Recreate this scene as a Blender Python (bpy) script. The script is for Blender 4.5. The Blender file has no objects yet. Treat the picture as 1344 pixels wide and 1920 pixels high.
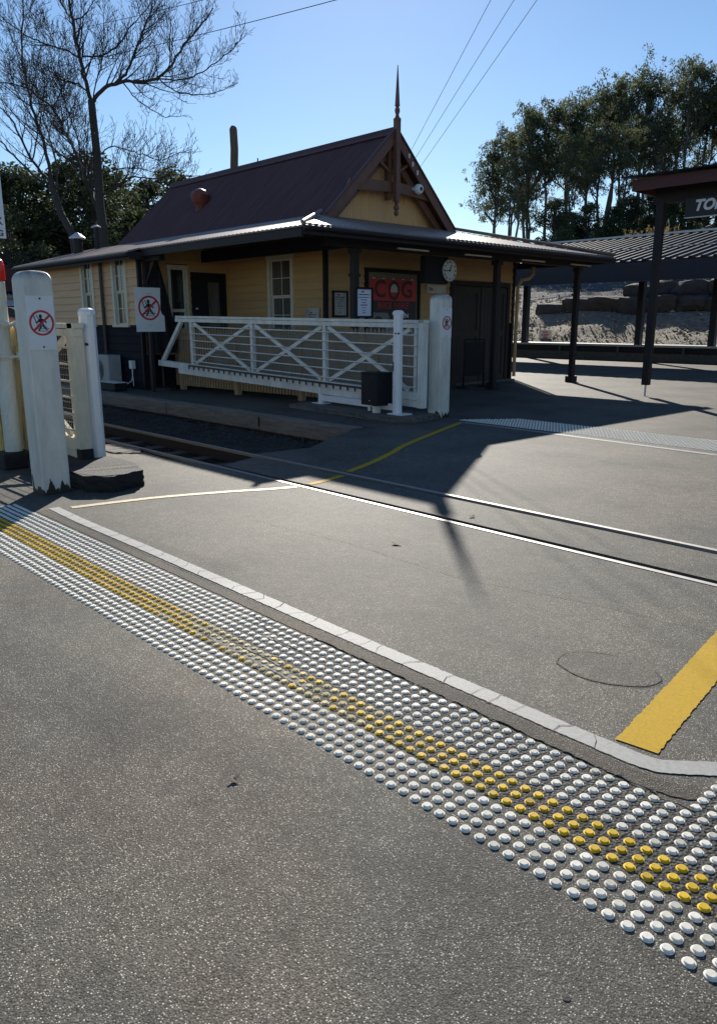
import bpy, bmesh, math, random
from mathutils import Vector, Matrix
R = math.radians
SC = bpy.context.scene
COL = SC.collection
# ------------------------------------------------------------------ camera, sky, sun
# world axes: +X along the narrow-gauge track (towards the lower right), +Y across the track towards the station
cd = bpy.data.cameras.new("camera"); cam = bpy.data.objects.new("camera", cd); COL.objects.link(cam)
cd.sensor_fit = 'VERTICAL'; cd.sensor_height = 24; cd.lens = 24 * 1443 / 1920
cd.clip_start = 0.05; cd.clip_end = 3000
cam.location = (0, 0, 1.6); cam.rotation_euler = (R(90 - 13.8), 0, R(47))
SC.camera = cam
SUN_DIR = Vector((-1, 0.95, 1.379 * math.tan(R(26.3)))).normalized()    # towards the sun
W = bpy.data.worlds.new("World"); SC.world = W; W.use_nodes = True
wn = W.node_tree; bg = wn.nodes['Background']
sky = wn.nodes.new('ShaderNodeTexSky'); sky.sky_type = 'NISHITA'; sky.sun_disc = False
sky.sun_elevation = R(26.3); sky.sun_rotation = math.atan2(SUN_DIR.x, SUN_DIR.y)
sky.altitude = 400; sky.air_density = 1.0; sky.dust_density = 0.1; sky.ozone_density = 3.0
hs_ = wn.nodes.new('ShaderNodeHueSaturation'); hs_.inputs['Saturation'].default_value = 1.08
wn.links.new(sky.outputs[0], hs_.inputs['Color']); wn.links.new(hs_.outputs[0], bg.inputs[0]); bg.inputs[1].default_value = 0.078
sl = bpy.data.lights.new("sun", 'SUN'); sl.energy = 5.0; sl.angle = R(0.5); sl.color = (1, .94, .84)
so = bpy.data.objects.new("sun", sl); COL.objects.link(so)
so.rotation_euler = SUN_DIR.to_track_quat('Z', 'Y').to_euler(); so.location = (-20, 20, 30)
SC.view_settings.view_transform = 'Standard'; SC.view_settings.look = 'None'
SC.view_settings.exposure = 0.65; SC.view_settings.gamma = 1
SC.cycles.max_bounces = 6; SC.cycles.diffuse_bounces = 3; SC.cycles.glossy_bounces = 3
SC.cycles.transparent_max_bounces = 8
rnd = random.Random(7)

# ------------------------------------------------------------------ materials
def nt(m):
    m.use_nodes = True; return m.node_tree, m.node_tree.nodes['Principled BSDF']
def node(t, typ, **kw):
    n = t.nodes.new(typ)
    for k, v in kw.items():
        if k in n.inputs: n.inputs[k].default_value = v
        else: setattr(n, k, v)
    return n
def noise(t, scale, detail=4, rough=.6, vec=None, stretch=None):
    tc = t.nodes.new('ShaderNodeTexCoord'); out = tc.outputs['Object']
    if stretch:
        mp = t.nodes.new('ShaderNodeMapping'); mp.inputs['Scale'].default_value = stretch
        t.links.new(out, mp.inputs[0]); out = mp.outputs[0]
    n = t.nodes.new('ShaderNodeTexNoise'); n.inputs['Scale'].default_value = scale
    n.inputs['Detail'].default_value = detail; n.inputs['Roughness'].default_value = rough
    t.links.new(out, n.inputs['Vector']); return n
def ramp(t, src, stops):
    r = t.nodes.new('ShaderNodeValToRGB'); e = r.color_ramp.elements
    while len(e) < len(stops): e.new(.5)
    for i, (p, c) in enumerate(stops):
        e[i].position = p; e[i].color = (*c, 1) if len(c) == 3 else c
    t.links.new(src, r.inputs[0]); return r
def mixc(t, fac, a, b, mode='MIX'):
    m = t.nodes.new('ShaderNodeMix'); m.data_type = 'RGBA'; m.blend_type = mode
    for s, i in ((fac, 0), (a, 6), (b, 7)):
        if hasattr(s, 'links'): t.links.new(s, m.inputs[i])
        else: m.inputs[i].default_value = s if i == 0 else ((*s, 1) if len(s) == 3 else s)
    return m.outputs[2]
def bump(t, b, h, strength=.3, dist=.01):
    n = t.nodes.new('ShaderNodeBump'); n.inputs['Strength'].default_value = strength; n.inputs['Distance'].default_value = dist
    t.links.new(h, n.inputs['Height']); t.links.new(n.outputs[0], b.inputs['Normal']); return n
def M(name, col, rough=.7, var=.25, scale=6, bs=.15, bd=.004, metal=0, stretch=None, dirt=None, dirt_at=.58, spec=.5):
    m = bpy.data.materials.new(name); t, b = nt(m)
    n = noise(t, scale, 5, .65, stretch=stretch)
    r = ramp(t, n.outputs[0], [(.25, tuple(c * (1 - var) for c in col)), (.75, tuple(min(1, c * (1 + var)) for c in col))])
    out = r.outputs[0]
    if dirt:
        n2 = noise(t, scale * 1.7, 8, .75, stretch=stretch)
        d = ramp(t, n2.outputs[0], [(dirt_at, (0, 0, 0)), (dirt_at + .1, (1, 1, 1))])
        out = mixc(t, d.outputs[0], out, dirt)
    t.links.new(out, b.inputs['Base Color'])
    b.inputs['Roughness'].default_value = rough; b.inputs['Metallic'].default_value = metal
    b.inputs['Specular IOR Level'].default_value = spec
    if bs:
        n3 = noise(t, scale * 6, 4, .6, stretch=stretch); bump(t, b, n3.outputs[0], bs, bd)
    return m
def asphalt(name, base, chip, chipamt=.62, bstr=.35, scale=260):
    m = bpy.data.materials.new(name); t, b = nt(m)
    tc = t.nodes.new('ShaderNodeTexCoord')
    v = t.nodes.new('ShaderNodeTexVoronoi'); v.inputs['Scale'].default_value = scale; t.links.new(tc.outputs['Object'], v.inputs['Vector'])
    v2 = t.nodes.new('ShaderNodeTexVoronoi'); v2.inputs['Scale'].default_value = scale * .68; t.links.new(tc.outputs['Object'], v2.inputs['Vector'])
    sep = t.nodes.new('ShaderNodeSeparateColor'); t.links.new(v.outputs['Color'], sep.inputs[0])
    sep2 = t.nodes.new('ShaderNodeSeparateColor'); t.links.new(v2.outputs['Color'], sep2.inputs[0])
    n1 = noise(t, .9, 6, .6); n2 = noise(t, 9, 5, .7); n3 = noise(t, .35, 3, .6)
    k = lambda f: tuple(c * f for c in base)
    c = ramp(t, sep.outputs[0], [(0, k(.4)), (.4, k(.85)), (.8, k(1.25)), (1, k(1.8))]).outputs[0]
    ch = ramp(t, sep2.outputs[1], [(chipamt, (0, 0, 0)), (chipamt + .03, (1, 1, 1))])
    cd_ = ramp(t, v2.outputs['Distance'], [(.32, (1, 1, 1)), (.42, (0, 0, 0))])
    chv = ramp(t, sep2.outputs[2], [(0, tuple(x * .5 for x in chip)), (1, tuple(min(1, x * 1.35) for x in chip))])
    c = mixc(t, mixc(t, 1.0, ch.outputs[0], cd_.outputs[0], 'MULTIPLY'), c, chv.outputs[0])
    tone = ramp(t, n1.outputs[0], [(.3, (.62, .62, .63)), (.48, (1, 1, .99)), (.68, (1.28, 1.24, 1.17))])
    c = mixc(t, 1.0, c, tone.outputs[0], 'MULTIPLY')
    red = ramp(t, n3.outputs[0], [(.42, (.85, .87, .88)), (.55, (1, 1, 1)), (.72, (1.12, .98, .9))])
    c = mixc(t, 1.0, c, red.outputs[0], 'MULTIPLY')
    sp = ramp(t, n2.outputs[0], [(.3, (.75, .75, .75)), (.6, (1.08, 1.08, 1.08))])
    c = mixc(t, 1.0, c, sp.outputs[0], 'MULTIPLY')
    t.links.new(c, b.inputs['Base Color']); b.inputs['Roughness'].default_value = .75
    b.inputs['Specular IOR Level'].default_value = .18
    bump(t, b, v2.outputs['Distance'], bstr, .006)
    return m
def paint_old(name, col, under, zrot=.14, dirty=.5, rotpart=True):
    """white paint, dirt streaks, and bare dark timber where it has flaked near the foot"""
    m = bpy.data.materials.new(name); t, b = nt(m)
    n = noise(t, 5, 6, .7, stretch=(1, 1, .35)); c = ramp(t, n.outputs[0], [(.3, tuple(x * .72 for x in col)), (.6, col)]).outputs[0]
    n2 = noise(t, 26, 7, .8, stretch=(1, 1, .3)); d = ramp(t, n2.outputs[0], [(.56 + .1 * (1 - dirty), (0, 0, 0)), (.74, (.8, .8, .8))])
    c = mixc(t, d.outputs[0], c, under)
    if rotpart:
        g = t.nodes.new('ShaderNodeNewGeometry'); s = t.nodes.new('ShaderNodeSeparateXYZ'); t.links.new(g.outputs['Position'], s.inputs[0])
        n3 = noise(t, 14, 3, .5, stretch=(1, 1, .25))
        a = t.nodes.new('ShaderNodeMath'); a.operation = 'MULTIPLY_ADD'; t.links.new(n3.outputs[0], a.inputs[0]); a.inputs[1].default_value = -.55; t.links.new(s.outputs[2], a.inputs[2])
        rr = ramp(t, a.outputs[0], [(0, (1, 1, 1)), (.012, (0, 0, 0))])
        a2 = t.nodes.new('ShaderNodeMath'); a2.operation = 'ADD'; t.links.new(a.outputs[0], a2.inputs[0]); a2.inputs[1].default_value = .25 - zrot * .5
        t.links.new(a2.outputs[0], rr.inputs[0]); c = mixc(t, rr.outputs[0], c, (.02, .016, .012))
        zz = ramp(t, s.outputs[2], [(0, (0, 0, 0)), (1, (1, 1, 1))]); mr_ = t.nodes.new('ShaderNodeMapRange'); t.links.new(s.outputs[2], mr_.inputs[0])
        mr_.inputs[1].default_value = 1.9; mr_.inputs[2].default_value = 2.07; n4 = noise(t, 9, 6, .8); m4 = t.nodes.new('ShaderNodeMath'); m4.operation = 'MULTIPLY'
        t.links.new(n4.outputs[0], m4.inputs[0]); t.links.new(mr_.outputs[0], m4.inputs[1]); r4 = ramp(t, m4.outputs[0], [(.2, (0, 0, 0)), (.62, (1, 1, 1))]); c = mixc(t, r4.outputs[0], c, (.1, .1, .1))
    t.links.new(c, b.inputs['Base Color']); b.inputs['Roughness'].default_value = .5
    bump(t, b, n2.outputs[0], .25, .003)
    return m
def leafmat(name, cols, trans=.25):
    m = bpy.data.materials.new(name); t = (m.use_nodes, m.node_tree)[1]; m.use_nodes = True; t = m.node_tree
    b = t.nodes['Principled BSDF']; n = noise(t, .45, 4, .7)
    n2 = noise(t, 7, 2, .5); mx = t.nodes.new('ShaderNodeMath'); mx.operation = 'MULTIPLY_ADD'
    t.links.new(n2.outputs[0], mx.inputs[0]); mx.inputs[1].default_value = .6; t.links.new(n.outputs[0], mx.inputs[2])
    r = ramp(t, mx.outputs[0], [(.55, cols[0]), (.8, cols[1]), (1.0, cols[2])])
    t.links.new(r.outputs[0], b.inputs['Base Color']); b.inputs['Roughness'].default_value = .75; b.inputs['Specular IOR Level'].default_value = .25
    tr = t.nodes.new('ShaderNodeBsdfTranslucent'); t.links.new(r.outputs[0], tr.inputs[0])
    ms = t.nodes.new('ShaderNodeMixShader'); ms.inputs[0].default_value = trans
    t.links.new(b.outputs[0], ms.inputs[1]); t.links.new(tr.outputs[0], ms.inputs[2])
    t.links.new(ms.outputs[0], t.nodes['Material Output'].inputs[0]); return m

m_asph = asphalt('asphalt', (.088, .082, .071), (.42, .4, .335), .68, .3)
m_asph_dark = asphalt('asphalt_coarse', (.045, .044, .042), (.16, .155, .145), .66, .9, 130)
m_line = M('line_paint_grey', (.245, .247, .24), .65, .2, 45, .6, .004, dirt=(.13, .12, .11), dirt_at=.57)
m_yline = M('line_paint_yellow', (.47, .29, .01), .75, .15, 60, .4, .004, dirt=(.2, .15, .06), dirt_at=.57, spec=.15)
m_yfaded = M('line_paint_yellow_faded', (.46, .38, .2), .6, .15, 25, .5, .004, dirt=(.2, .18, .12), dirt_at=.6)
def vary(m, lo=.72, hi=1.08):
    t = m.node_tree; b = t.nodes['Principled BSDF']; l = b.inputs['Base Color'].links[0].from_socket
    oi = t.nodes.new('ShaderNodeObjectInfo'); r = ramp(t, oi.outputs['Random'], [(0, (lo, lo, lo * .97)), (.25, (.95, .95, .94)), (1, (hi, hi, hi))])
    t.links.new(mixc(t, 1.0, l, r.outputs[0], 'MULTIPLY'), b.inputs['Base Color']); return m
m_stud_w = vary(M('stud_white', (.78, .745, .66), .75, .08, 60, .15, .001, dirt=(.34, .31, .27), dirt_at=.62, spec=.2))
m_stud_y = vary(M('stud_yellow', (.72, .47, .02), .6, .12, 60, .3, .002, dirt=(.4, .32, .16), dirt_at=.66, spec=.2))
m_stud_p = vary(M('stud_yellow_worn', (.66, .54, .27), .7, .2, 60, .2, .001, dirt=(.55, .5, .42), dirt_at=.54, spec=.2))
m_rail = M('rail_steel_worn', (.3, .29, .28), .62, .12, 20, .1, .001, metal=1)
m_railside = M('rail_rust', (.014, .011, .01), .8, .3, 20, .3)
m_ballast = M('ballast', (.04, .034, .028), .95, .6, 16, 1.0, .05, dirt=(.09, .08, .07), dirt_at=.64)
m_timber = M('weathered_timber', (.2, .17, .135), .9, .4, 3.5, .6, .012, stretch=(.5, 5, 5), dirt=(.04, .032, .028), dirt_at=.6)
m_white = paint_old('white_paint_post', (.72, .695, .62), (.25, .22, .18), .09, .2)
m_gate = paint_old('white_paint_gate', (.76, .745, .68), (.12, .1, .08), 0, .75, False)
m_gatec = paint_old('cream_paint_gate', (.66, .6, .46), (.2, .13, .07), 0, .6, False)
m_plain = M('white_enamel', (.76, .77, .77), .35, .05, 8, .05)
m_wire = M('galvanised_wire', (.16, .14, .11), .6, .3, 30, 0)
m_black = M('black_paint', (.012, .012, .016), .6, .3, 5, .1, spec=.25)
m_iron = M('dark_metal', (.03, .028, .03), .5, .3, 12, .1)
m_red = M('sign_red', (.5, .03, .035), .4, .06, 10, 0)
m_ink = M('sign_black', (.015, .015, .015), .5, .1, 10, 0)
m_ochre = M('ochre_weatherboard', (.52, .325, .145), .6, .12, 3, .2, .004, stretch=(.3, .3, 4))
m_ochre2 = M('ochre_lining_board', (.82, .46, .19), .6, .12, 4, .2, .004, stretch=(3, 3, .5))
m_ochre_lit = M('ochre_weatherboard_lit', (.66, .41, .22), .6, .12, 3, .2, .004, stretch=(.3, .3, 4))  # paler copy of the wall ochre; brighter open-sky light put into its colour
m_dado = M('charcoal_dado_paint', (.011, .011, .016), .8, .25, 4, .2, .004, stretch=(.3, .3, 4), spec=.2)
m_cream = M('cream_frame_paint', (.62, .58, .46), .5, .12, 8, .15)
m_brown = M('brown_trim_paint', (.17, .075, .045), .5, .2, 6, .2)
m_brownd = M('dark_brown_paint', (.018, .012, .013), .65, .25, 6, .2)
m_roof = M('corrugated_roof_oxide', (.098, .04, .037), .6, .4, 2.5, .2, .004, stretch=(6, .35, .35), dirt=(.14, .075, .06), dirt_at=.62)  # colour streaks up the slope stand in for the shading of the ribs
m_roof2 = M('corrugated_roof_faded', (.25, .175, .14), .48, .25, 2.5, .2, .004, dirt=(.3, .24, .21), dirt_at=.6)
m_glass = M('window_glass', (.012, .014, .018), .06, .2, 2, 0, spec=.6)
m_glassc = M('window_glass_with_curtain', (.09, .085, .08), .12, .5, 2, 0, stretch=(5, 5, .4), spec=.6)
m_dark_roof = M('charcoal_steel_roof', (.012, .013, .016), .6, .2, 4, .05, spec=.25)
m_steelw = M('zinc_flashing', (.6, .6, .6), .4, .1, 8, .05, metal=.3)
m_navy = M('charcoal_fascia', (.02, .021, .03), .5, .2, 4, .1)
m_maroon = M('maroon_fascia', (.085, .016, .014), .5, .15, 4, .1)
m_conc = M('old_concrete', (.13, .12, .105), .9, .35, 7, .6, .02, dirt=(.05, .045, .04), dirt_at=.55)
m_concd = M('tarred_block', (.013, .012, .012), .8, .4, 9, .6, .02)
m_bark = M('bark_bare_tree', (.06, .048, .04), .9, .4, 6, .5, .02, stretch=(3, 3, .6))
m_barkg = M('bark_gum', (.13, .115, .095), .85, .4, 2, .3, .02, stretch=(2, 2, .3))
m_leafg = leafmat('leaves_gum', ((.034, .05, .026), (.085, .1, .05), (.19, .2, .1)), .48)
m_leafd = leafmat('leaves_dark', ((.02, .03, .014), (.045, .06, .026), (.1, .115, .05)), .35)
m_leafy = leafmat('leaves_light', ((.05, .065, .018), (.1, .12, .03), (.18, .19, .06)), .35)
m_mulch = M('bark_mulch', (.33, .3, .25), .95, .55, 5, 1.0, .08, dirt=(.1, .08, .06), dirt_at=.6)
m_scoria = M('dark_scoria', (.085, .085, .088), .95, .5, 5, 1.0, .08, dirt=(.12, .12, .1), dirt_at=.6)
m_rock = M('sandstone_boulder', (.085, .072, .062), .9, .4, 2.2, .8, .05, dirt=(.06, .05, .045), dirt_at=.58)
m_picket = M('picket_paint', (.42, .3, .17), .7, .2, 5, .2, .004, stretch=(2, 2, .5))
m_shade = M('shade_screen', (.36, .3, .22), .9, .3, 5, .3, .004, stretch=(6, 6, .6))
m_paling = M('yellow_paling_paint', (.8, .5, .13), .5, .3, 5, .3, .006, stretch=(3, 3, .25), dirt=(.16, .1, .045), dirt_at=.5)
m_grass = leafmat('plume_grass', ((.2, .16, .07), (.34, .27, .13), (.45, .38, .2)), .4)

# ------------------------------------------------------------------ mesh helpers
def frame(o, x, y=None):
    """matrix with local X along x, local Z along world up unless y given"""
    x = Vector(x).normalized(); z = Vector((0, 0, 1)) if y is None else Vector(y).normalized()
    yy = z.cross(x).normalized(); z = x.cross(yy)
    m = Matrix((x, yy, z)).transposed().to_4x4(); m.translation = Vector(o); return m
class MB:
    def __init__(s, X=None): s.v = []; s.f = []; s.m = []; s.X = X; s.cur = 0
    def add(s, vs, fs):
        o = len(s.v)
        for p in vs:
            p = Vector(p); s.v.append(s.X @ p if s.X else p)
        for f in fs: s.f.append([i + o for i in f]); s.m.append(s.cur)
    def box(s, x0, x1, y0, y1, z0, z1, c=0.0):
        if c <= 0:
            s.add([(x, y, z) for z in (z0, z1) for y in (y0, y1) for x in (x0, x1)],
                  [(0, 2, 3, 1), (4, 5, 7, 6), (0, 1, 5, 4), (2, 6, 7, 3), (0, 4, 6, 2), (1, 3, 7, 5)])
        else:      # chamfered
            bm = bmesh.new(); bmesh.ops.create_cube(bm, size=1)
            for v in bm.verts:
                v.co = Vector(((x0 + x1) / 2 + v.co.x * (x1 - x0), (y0 + y1) / 2 + v.co.y * (y1 - y0), (z0 + z1) / 2 + v.co.z * (z1 - z0)))
            bmesh.ops.bevel(bm, geom=bm.edges[:], offset=c, segments=2, affect='EDGES', profile=.5)
            bm.verts.index_update(); s.add([v.co.copy() for v in bm.verts], [[v.index for v in f.verts] for f in bm.faces]); bm.free()
    def beam(s, a, b, w, h, up=(0, 0, 1), ext=0):
        """square-section bar from a to b, w across, h along up"""
        a = Vector(a); b = Vector(b); d = (b - a).normalized(); u = Vector(up)
        if abs(d.dot(u)) > .98: u = Vector((1, 0, 0))
        r = d.cross(u).normalized(); u = r.cross(d).normalized(); a = a - d * ext; b = b + d * ext
        q = [(-w / 2, -h / 2), (w / 2, -h / 2), (w / 2, h / 2), (-w / 2, h / 2)]
        s.add([p + r * x + u * y for p in (a, b) for x, y in q], [(0, 1, 2, 3), (7, 6, 5, 4), (0, 4, 5, 1), (1, 5, 6, 2), (2, 6, 7, 3), (3, 7, 4, 0)])
    def tube(s, pts, rad, n=6, cap=True):
        pts = [Vector(p) for p in pts]; rad = rad if isinstance(rad, (list, tuple)) else [rad] * len(pts)
        o = len(s.v); V = []; F = []
        ref = Vector((0, 0, 1)); d0 = (pts[-1] - pts[0])
        if d0.length and abs(d0.normalized().z) > .8: ref = Vector((1, 0, 0))
        for i, p in enumerate(pts):
            d = (pts[min(i + 1, len(pts) - 1)] - pts[max(i - 1, 0)]).normalized()
            r = d.cross(ref); r = r.normalized() if r.length > 1e-6 else Vector((0, 1, 0)); u = r.cross(d)
            for k in range(n):
                a = 2 * math.pi * k / n; V.append(p + (r * math.cos(a) + u * math.sin(a)) * rad[i])
        for i in range(len(pts) - 1):
            for k in range(n):
                F.append((i * n + k, i * n + (k + 1) % n, (i + 1) * n + (k + 1) % n, (i + 1) * n + k))
        if cap: F.append(list(range(n))[::-1]); F.append([(len(pts) - 1) * n + k for k in range(n)])
        s.add(V, F)
    def lathe(s, c, prof, n=16, axis='z'):
        """prof: (r, h) list"""
        V = []; F = []; c = Vector(c)
        for r, h in prof:
            for k in range(n):
                a = 2 * math.pi * k / n; x, y = r * math.cos(a), r * math.sin(a)
                V.append(c + Vector({'z': (x, y, h), 'x': (h, x, y), 'y': (x, h, y)}[axis]))
        for i in range(len(prof) - 1):
            for k in range(n): F.append((i * n + k, i * n + (k + 1) % n, (i + 1) * n + (k + 1) % n, (i + 1) * n + k))
        F.append(list(range(n))[::-1]); F.append([(len(prof) - 1) * n + k for k in range(n)]); s.add(V, F)
    def poly(s, pts, z0, z1):
        """prism from 2-D outline, local z0..z1"""
        n = len(pts); s.add([(x, y, z) for z in (z0, z1) for x, y in pts],
            [list(range(n))[::-1], list(range(n, 2 * n))] + [(i, (i + 1) % n, n + (i + 1) % n, n + i) for i in range(n)])
    def plate(s, pts, y0, y1):
        """prism from an outline in local XZ, between local y0 and y1"""
        n = len(pts); s.add([(x, y, z) for y in (y0, y1) for x, z in pts],
            [list(range(n)), list(range(n, 2 * n))[::-1]] + [(i, n + i, n + (i + 1) % n, (i + 1) % n) for i in range(n)])
    def ring(s, cx, cz, ro, ri, y0, y1, n=40, sx=1):
        V = []
        for y in (y0, y1):
            for r in (ro, ri):
                for k in range(n):
                    a = 2 * math.pi * k / n; V.append((cx + r * math.cos(a) * sx, y, cz + r * math.sin(a)))
        F = []
        for k in range(n):
            j = (k + 1) % n
            F += [(k, j, n + j, n + k), (2 * n + j, 2 * n + k, 3 * n + k, 3 * n + j), (k, 2 * n + k, 2 * n + j, j), (n + k, n + j, 3 * n + j, 3 * n + k)]
        s.add(V, F)
    def build(s, name, mat, parent=None, smooth=False):
        me = bpy.data.meshes.new(name); me.from_pydata([tuple(v) for v in s.v], [], s.f); me.update()
        for m in (mat if isinstance(mat, (list, tuple)) else [mat]): me.materials.append(m)
        if isinstance(mat, (list, tuple)): me.polygons.foreach_set('material_index', s.m)
        bm = bmesh.new(); bm.from_mesh(me); bmesh.ops.recalc_face_normals(bm, faces=bm.faces); bm.to_mesh(me); bm.free()
        if smooth:
            me.polygons.foreach_set('use_smooth', [True] * len(me.polygons))
            try: me.set_sharp_from_angle(angle=R(40))
            except Exception: pass
        o = bpy.data.objects.new(name, me); COL.objects.link(o)
        if parent: put(o, parent)
        return o
def put(o, p):
    o.parent = p; o.matrix_parent_inverse = world(p).inverted()
def world(o):
    m = Matrix.LocRotScale(o.location, o.rotation_euler, o.scale)
    return world(o.parent) @ o.matrix_parent_inverse @ m if o.parent else m
def tag(o, label=None, cat=None, group=None, kind=None):
    if label: o['label'] = label
    if cat: o['category'] = cat
    if group: o['group'] = group
    if kind: o['kind'] = kind
    return o
def empty(name, loc, label, cat, group=None, rz=0):
    o = bpy.data.objects.new(name, None); COL.objects.link(o); o.location = loc; o.rotation_euler = (0, 0, rz)
    o.empty_display_size = .2; return tag(o, label, cat, group)
def struct(o): o['kind'] = 'structure'; return o
def copy_tree(o, loc=None, rz=None, parent=None):
    c = o.copy(); COL.objects.link(c)
    if parent is not None: c.parent = parent
    for ch in [x for x in bpy.data.objects if x.parent == o]: copy_tree(ch, parent=c)
    if loc is not None: c.location = loc
    if rz is not None: c.rotation_euler = (0, 0, rz)
    return c
def text(name, body, size, X, mat, parent=None, align='CENTER', ext=.002, bold=0.0, sx=1.0, shear=0):
    """lettering mesh; X maps local XZ plane (text upright, facing -Y) to world"""
    cu = bpy.data.curves.new(name, 'FONT'); cu.body = body; cu.size = size; cu.align_x = align; cu.align_y = 'CENTER'
    cu.extrude = ext; cu.offset = bold; cu.shear = shear; cu.resolution_u = 3
    o = bpy.data.objects.new(name, cu); COL.objects.link(o); dg = bpy.context.evaluated_depsgraph_get()
    me = bpy.data.meshes.new_from_object(o.evaluated_get(dg)); bpy.data.objects.remove(o)
    me.transform(X @ Matrix.Rotation(R(90), 4, 'X') @ Matrix.Scale(sx, 4, (1, 0, 0)))
    me.materials.clear(); me.materials.append(mat)
    o = bpy.data.objects.new(name, me); COL.objects.link(o)
    if parent: put(o, parent)
    return o
FX = lambda s, n, z: frame((s, n, z), (0, 1, 0))       # a plane facing +X: local X = +Y(world), local -Y = +X(world)
FY = lambda s, n, z: frame((s, n, z), (1, 0, 0))       # a plane facing -Y: local X = +X(world)

# ------------------------------------------------------------------ GROUND
def hill_h(x, y):
    P = [(33, .3), (38, 2.15), (41, 3.0), (60, 5.9), (80, 11), (140, 26), (400, 40), (3000, 60)]
    if y <= 33: return -.4
    for (a, b), (c, d) in zip(P, P[1:]):
        if y <= c:
            h = b + (d - b) * (y - a) / (c - a)
            f = min(1, max(0, (x + 75) / 40)) if y > 44 else 1
            return h * (f if y > 60 else 1 - (1 - f) * (max(0, y - 44) / 16)) + (math.sin(x * 1.3 + y) * .06 + math.sin(y * 2.1 - x * .7) * .05)
    return 60
def grid_surface(xs, ys, fn, name, mat):
    mb = MB(); mb.add([(x, y, fn(x, y)) for y in ys for x in xs],
        [(j * len(xs) + i, j * len(xs) + i + 1, (j + 1) * len(xs) + i + 1, (j + 1) * len(xs) + i) for j in range(len(ys) - 1) for i in range(len(xs) - 1)])
    return mb.build(name, mat, smooth=True)
m_soil = M('soil', (.05, .042, .033), .95, .5, 8, .8, .03)
g = grid_surface([-2500, -800, -300, -100, -40, 0, 40, 100, 300, 800, 2500], [-2500, -800, -300, -100, -40, 0, 33.2, 34, 300, 800, 2500],
                 lambda x, y: -.42, 'ground', m_soil); struct(g)
def slab(name, pts, mat, z=0.0, depth=.3):
    mb = MB(); mb.poly(pts, z - depth, z); return struct(mb.build(name, mat))
RN, RF = 4.76, 5.54
slab('asphalt_near_side', [(-60, -40), (60, -40), (60, RN - .03), (-6.9, RN - .03), (-7.6, 4.72), (-8.3, 4.6), (-8.9, 4.62), (-9.8, 4.5), (-10.2, 4.35), (-60, 4.2)], m_asph)
slab('asphalt_between_rails', [(-7.5, RN + .1), (-6, RN + .1), (60, RN + .1), (60, RF - .1), (-7.7, RF - .1)], m_asph)
slab('asphalt_station_side', [(-7.9, RF + .03), (60, RF + .03), (60, 33), (-60, 33), (-60, 8.42), (-8.72, 8.42), (-8.72, 8.0), (-8.3, 7.2), (-7.8, 6.4)], m_asph)
# track bed in the cutting
rb = random.Random(3)
xs = [-60, -40, -30] + [-24 + i * .16 for i in range(106)]; ys = [3.9 + i * .16 for i in range(30)]
def bed(x, y):
    e = -.05 * max(0, (y - 6.2)) + (.0 if y < 8.0 else -.1)
    return -.2 + e + rb.uniform(-.045, .035) - (.02 if abs(y - 5.15) < .3 else 0)
struct(grid_surface(xs, ys, bed, 'track_bed', m_ballast))
mb = MB()
for i in range(2600):
    x = rb.uniform(-24, -7.6); y = rb.uniform(4.5, 8.1); r = rb.uniform(.012, .035); c = Vector((x, y, -.19 + rb.uniform(-.01, .03) - .05 * max(0, y - 6.2)))
    pts = [c + Vector((rb.uniform(.6, 1) * r * a, rb.uniform(.6, 1) * r * b, rb.uniform(.5, 1) * r * d)) for a, b, d in ((1, 0, 0), (-1, 0, 0), (0, 1, 0), (0, -1, 0), (0, 0, 1), (0, 0, -1))]
    mb.add(pts, [(0, 2, 4), (2, 1, 4), (1, 3, 4), (3, 0, 4), (2, 0, 5), (1, 2, 5), (3, 1, 5), (0, 3, 5)])
m_stone = M('ballast_stone', (.07, .06, .05), .9, .6, 9, .2)
tag(mb.build('ballast_stones', m_stone), 'loose dark ballast stones in the sunken track bed', 'ballast', kind='stuff')
mb = MB(); wd = random.Random(5)
for i in range(420):
    x = wd.uniform(-20, -8.2); y = wd.choice([wd.uniform(4.9, 5.4), wd.uniform(5.7, 6.4), wd.uniform(4.5, 4.7)]); z = -.2
    for k in range(3):
        a = wd.uniform(0, 6.28); l = wd.uniform(.03, .09); dx, dy = math.cos(a) * .5, math.sin(a) * .5
        mb.add([(x - dy * .012, y + dx * .012, z), (x + dy * .012, y - dx * .012, z), (x + dx * l, y + dy * l, z + l)], [(0, 1, 2)])
tag(mb.build('weeds', m_leafy), 'small green weeds sprouting between the rails in the cutting', 'weeds', kind='stuff')
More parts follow.
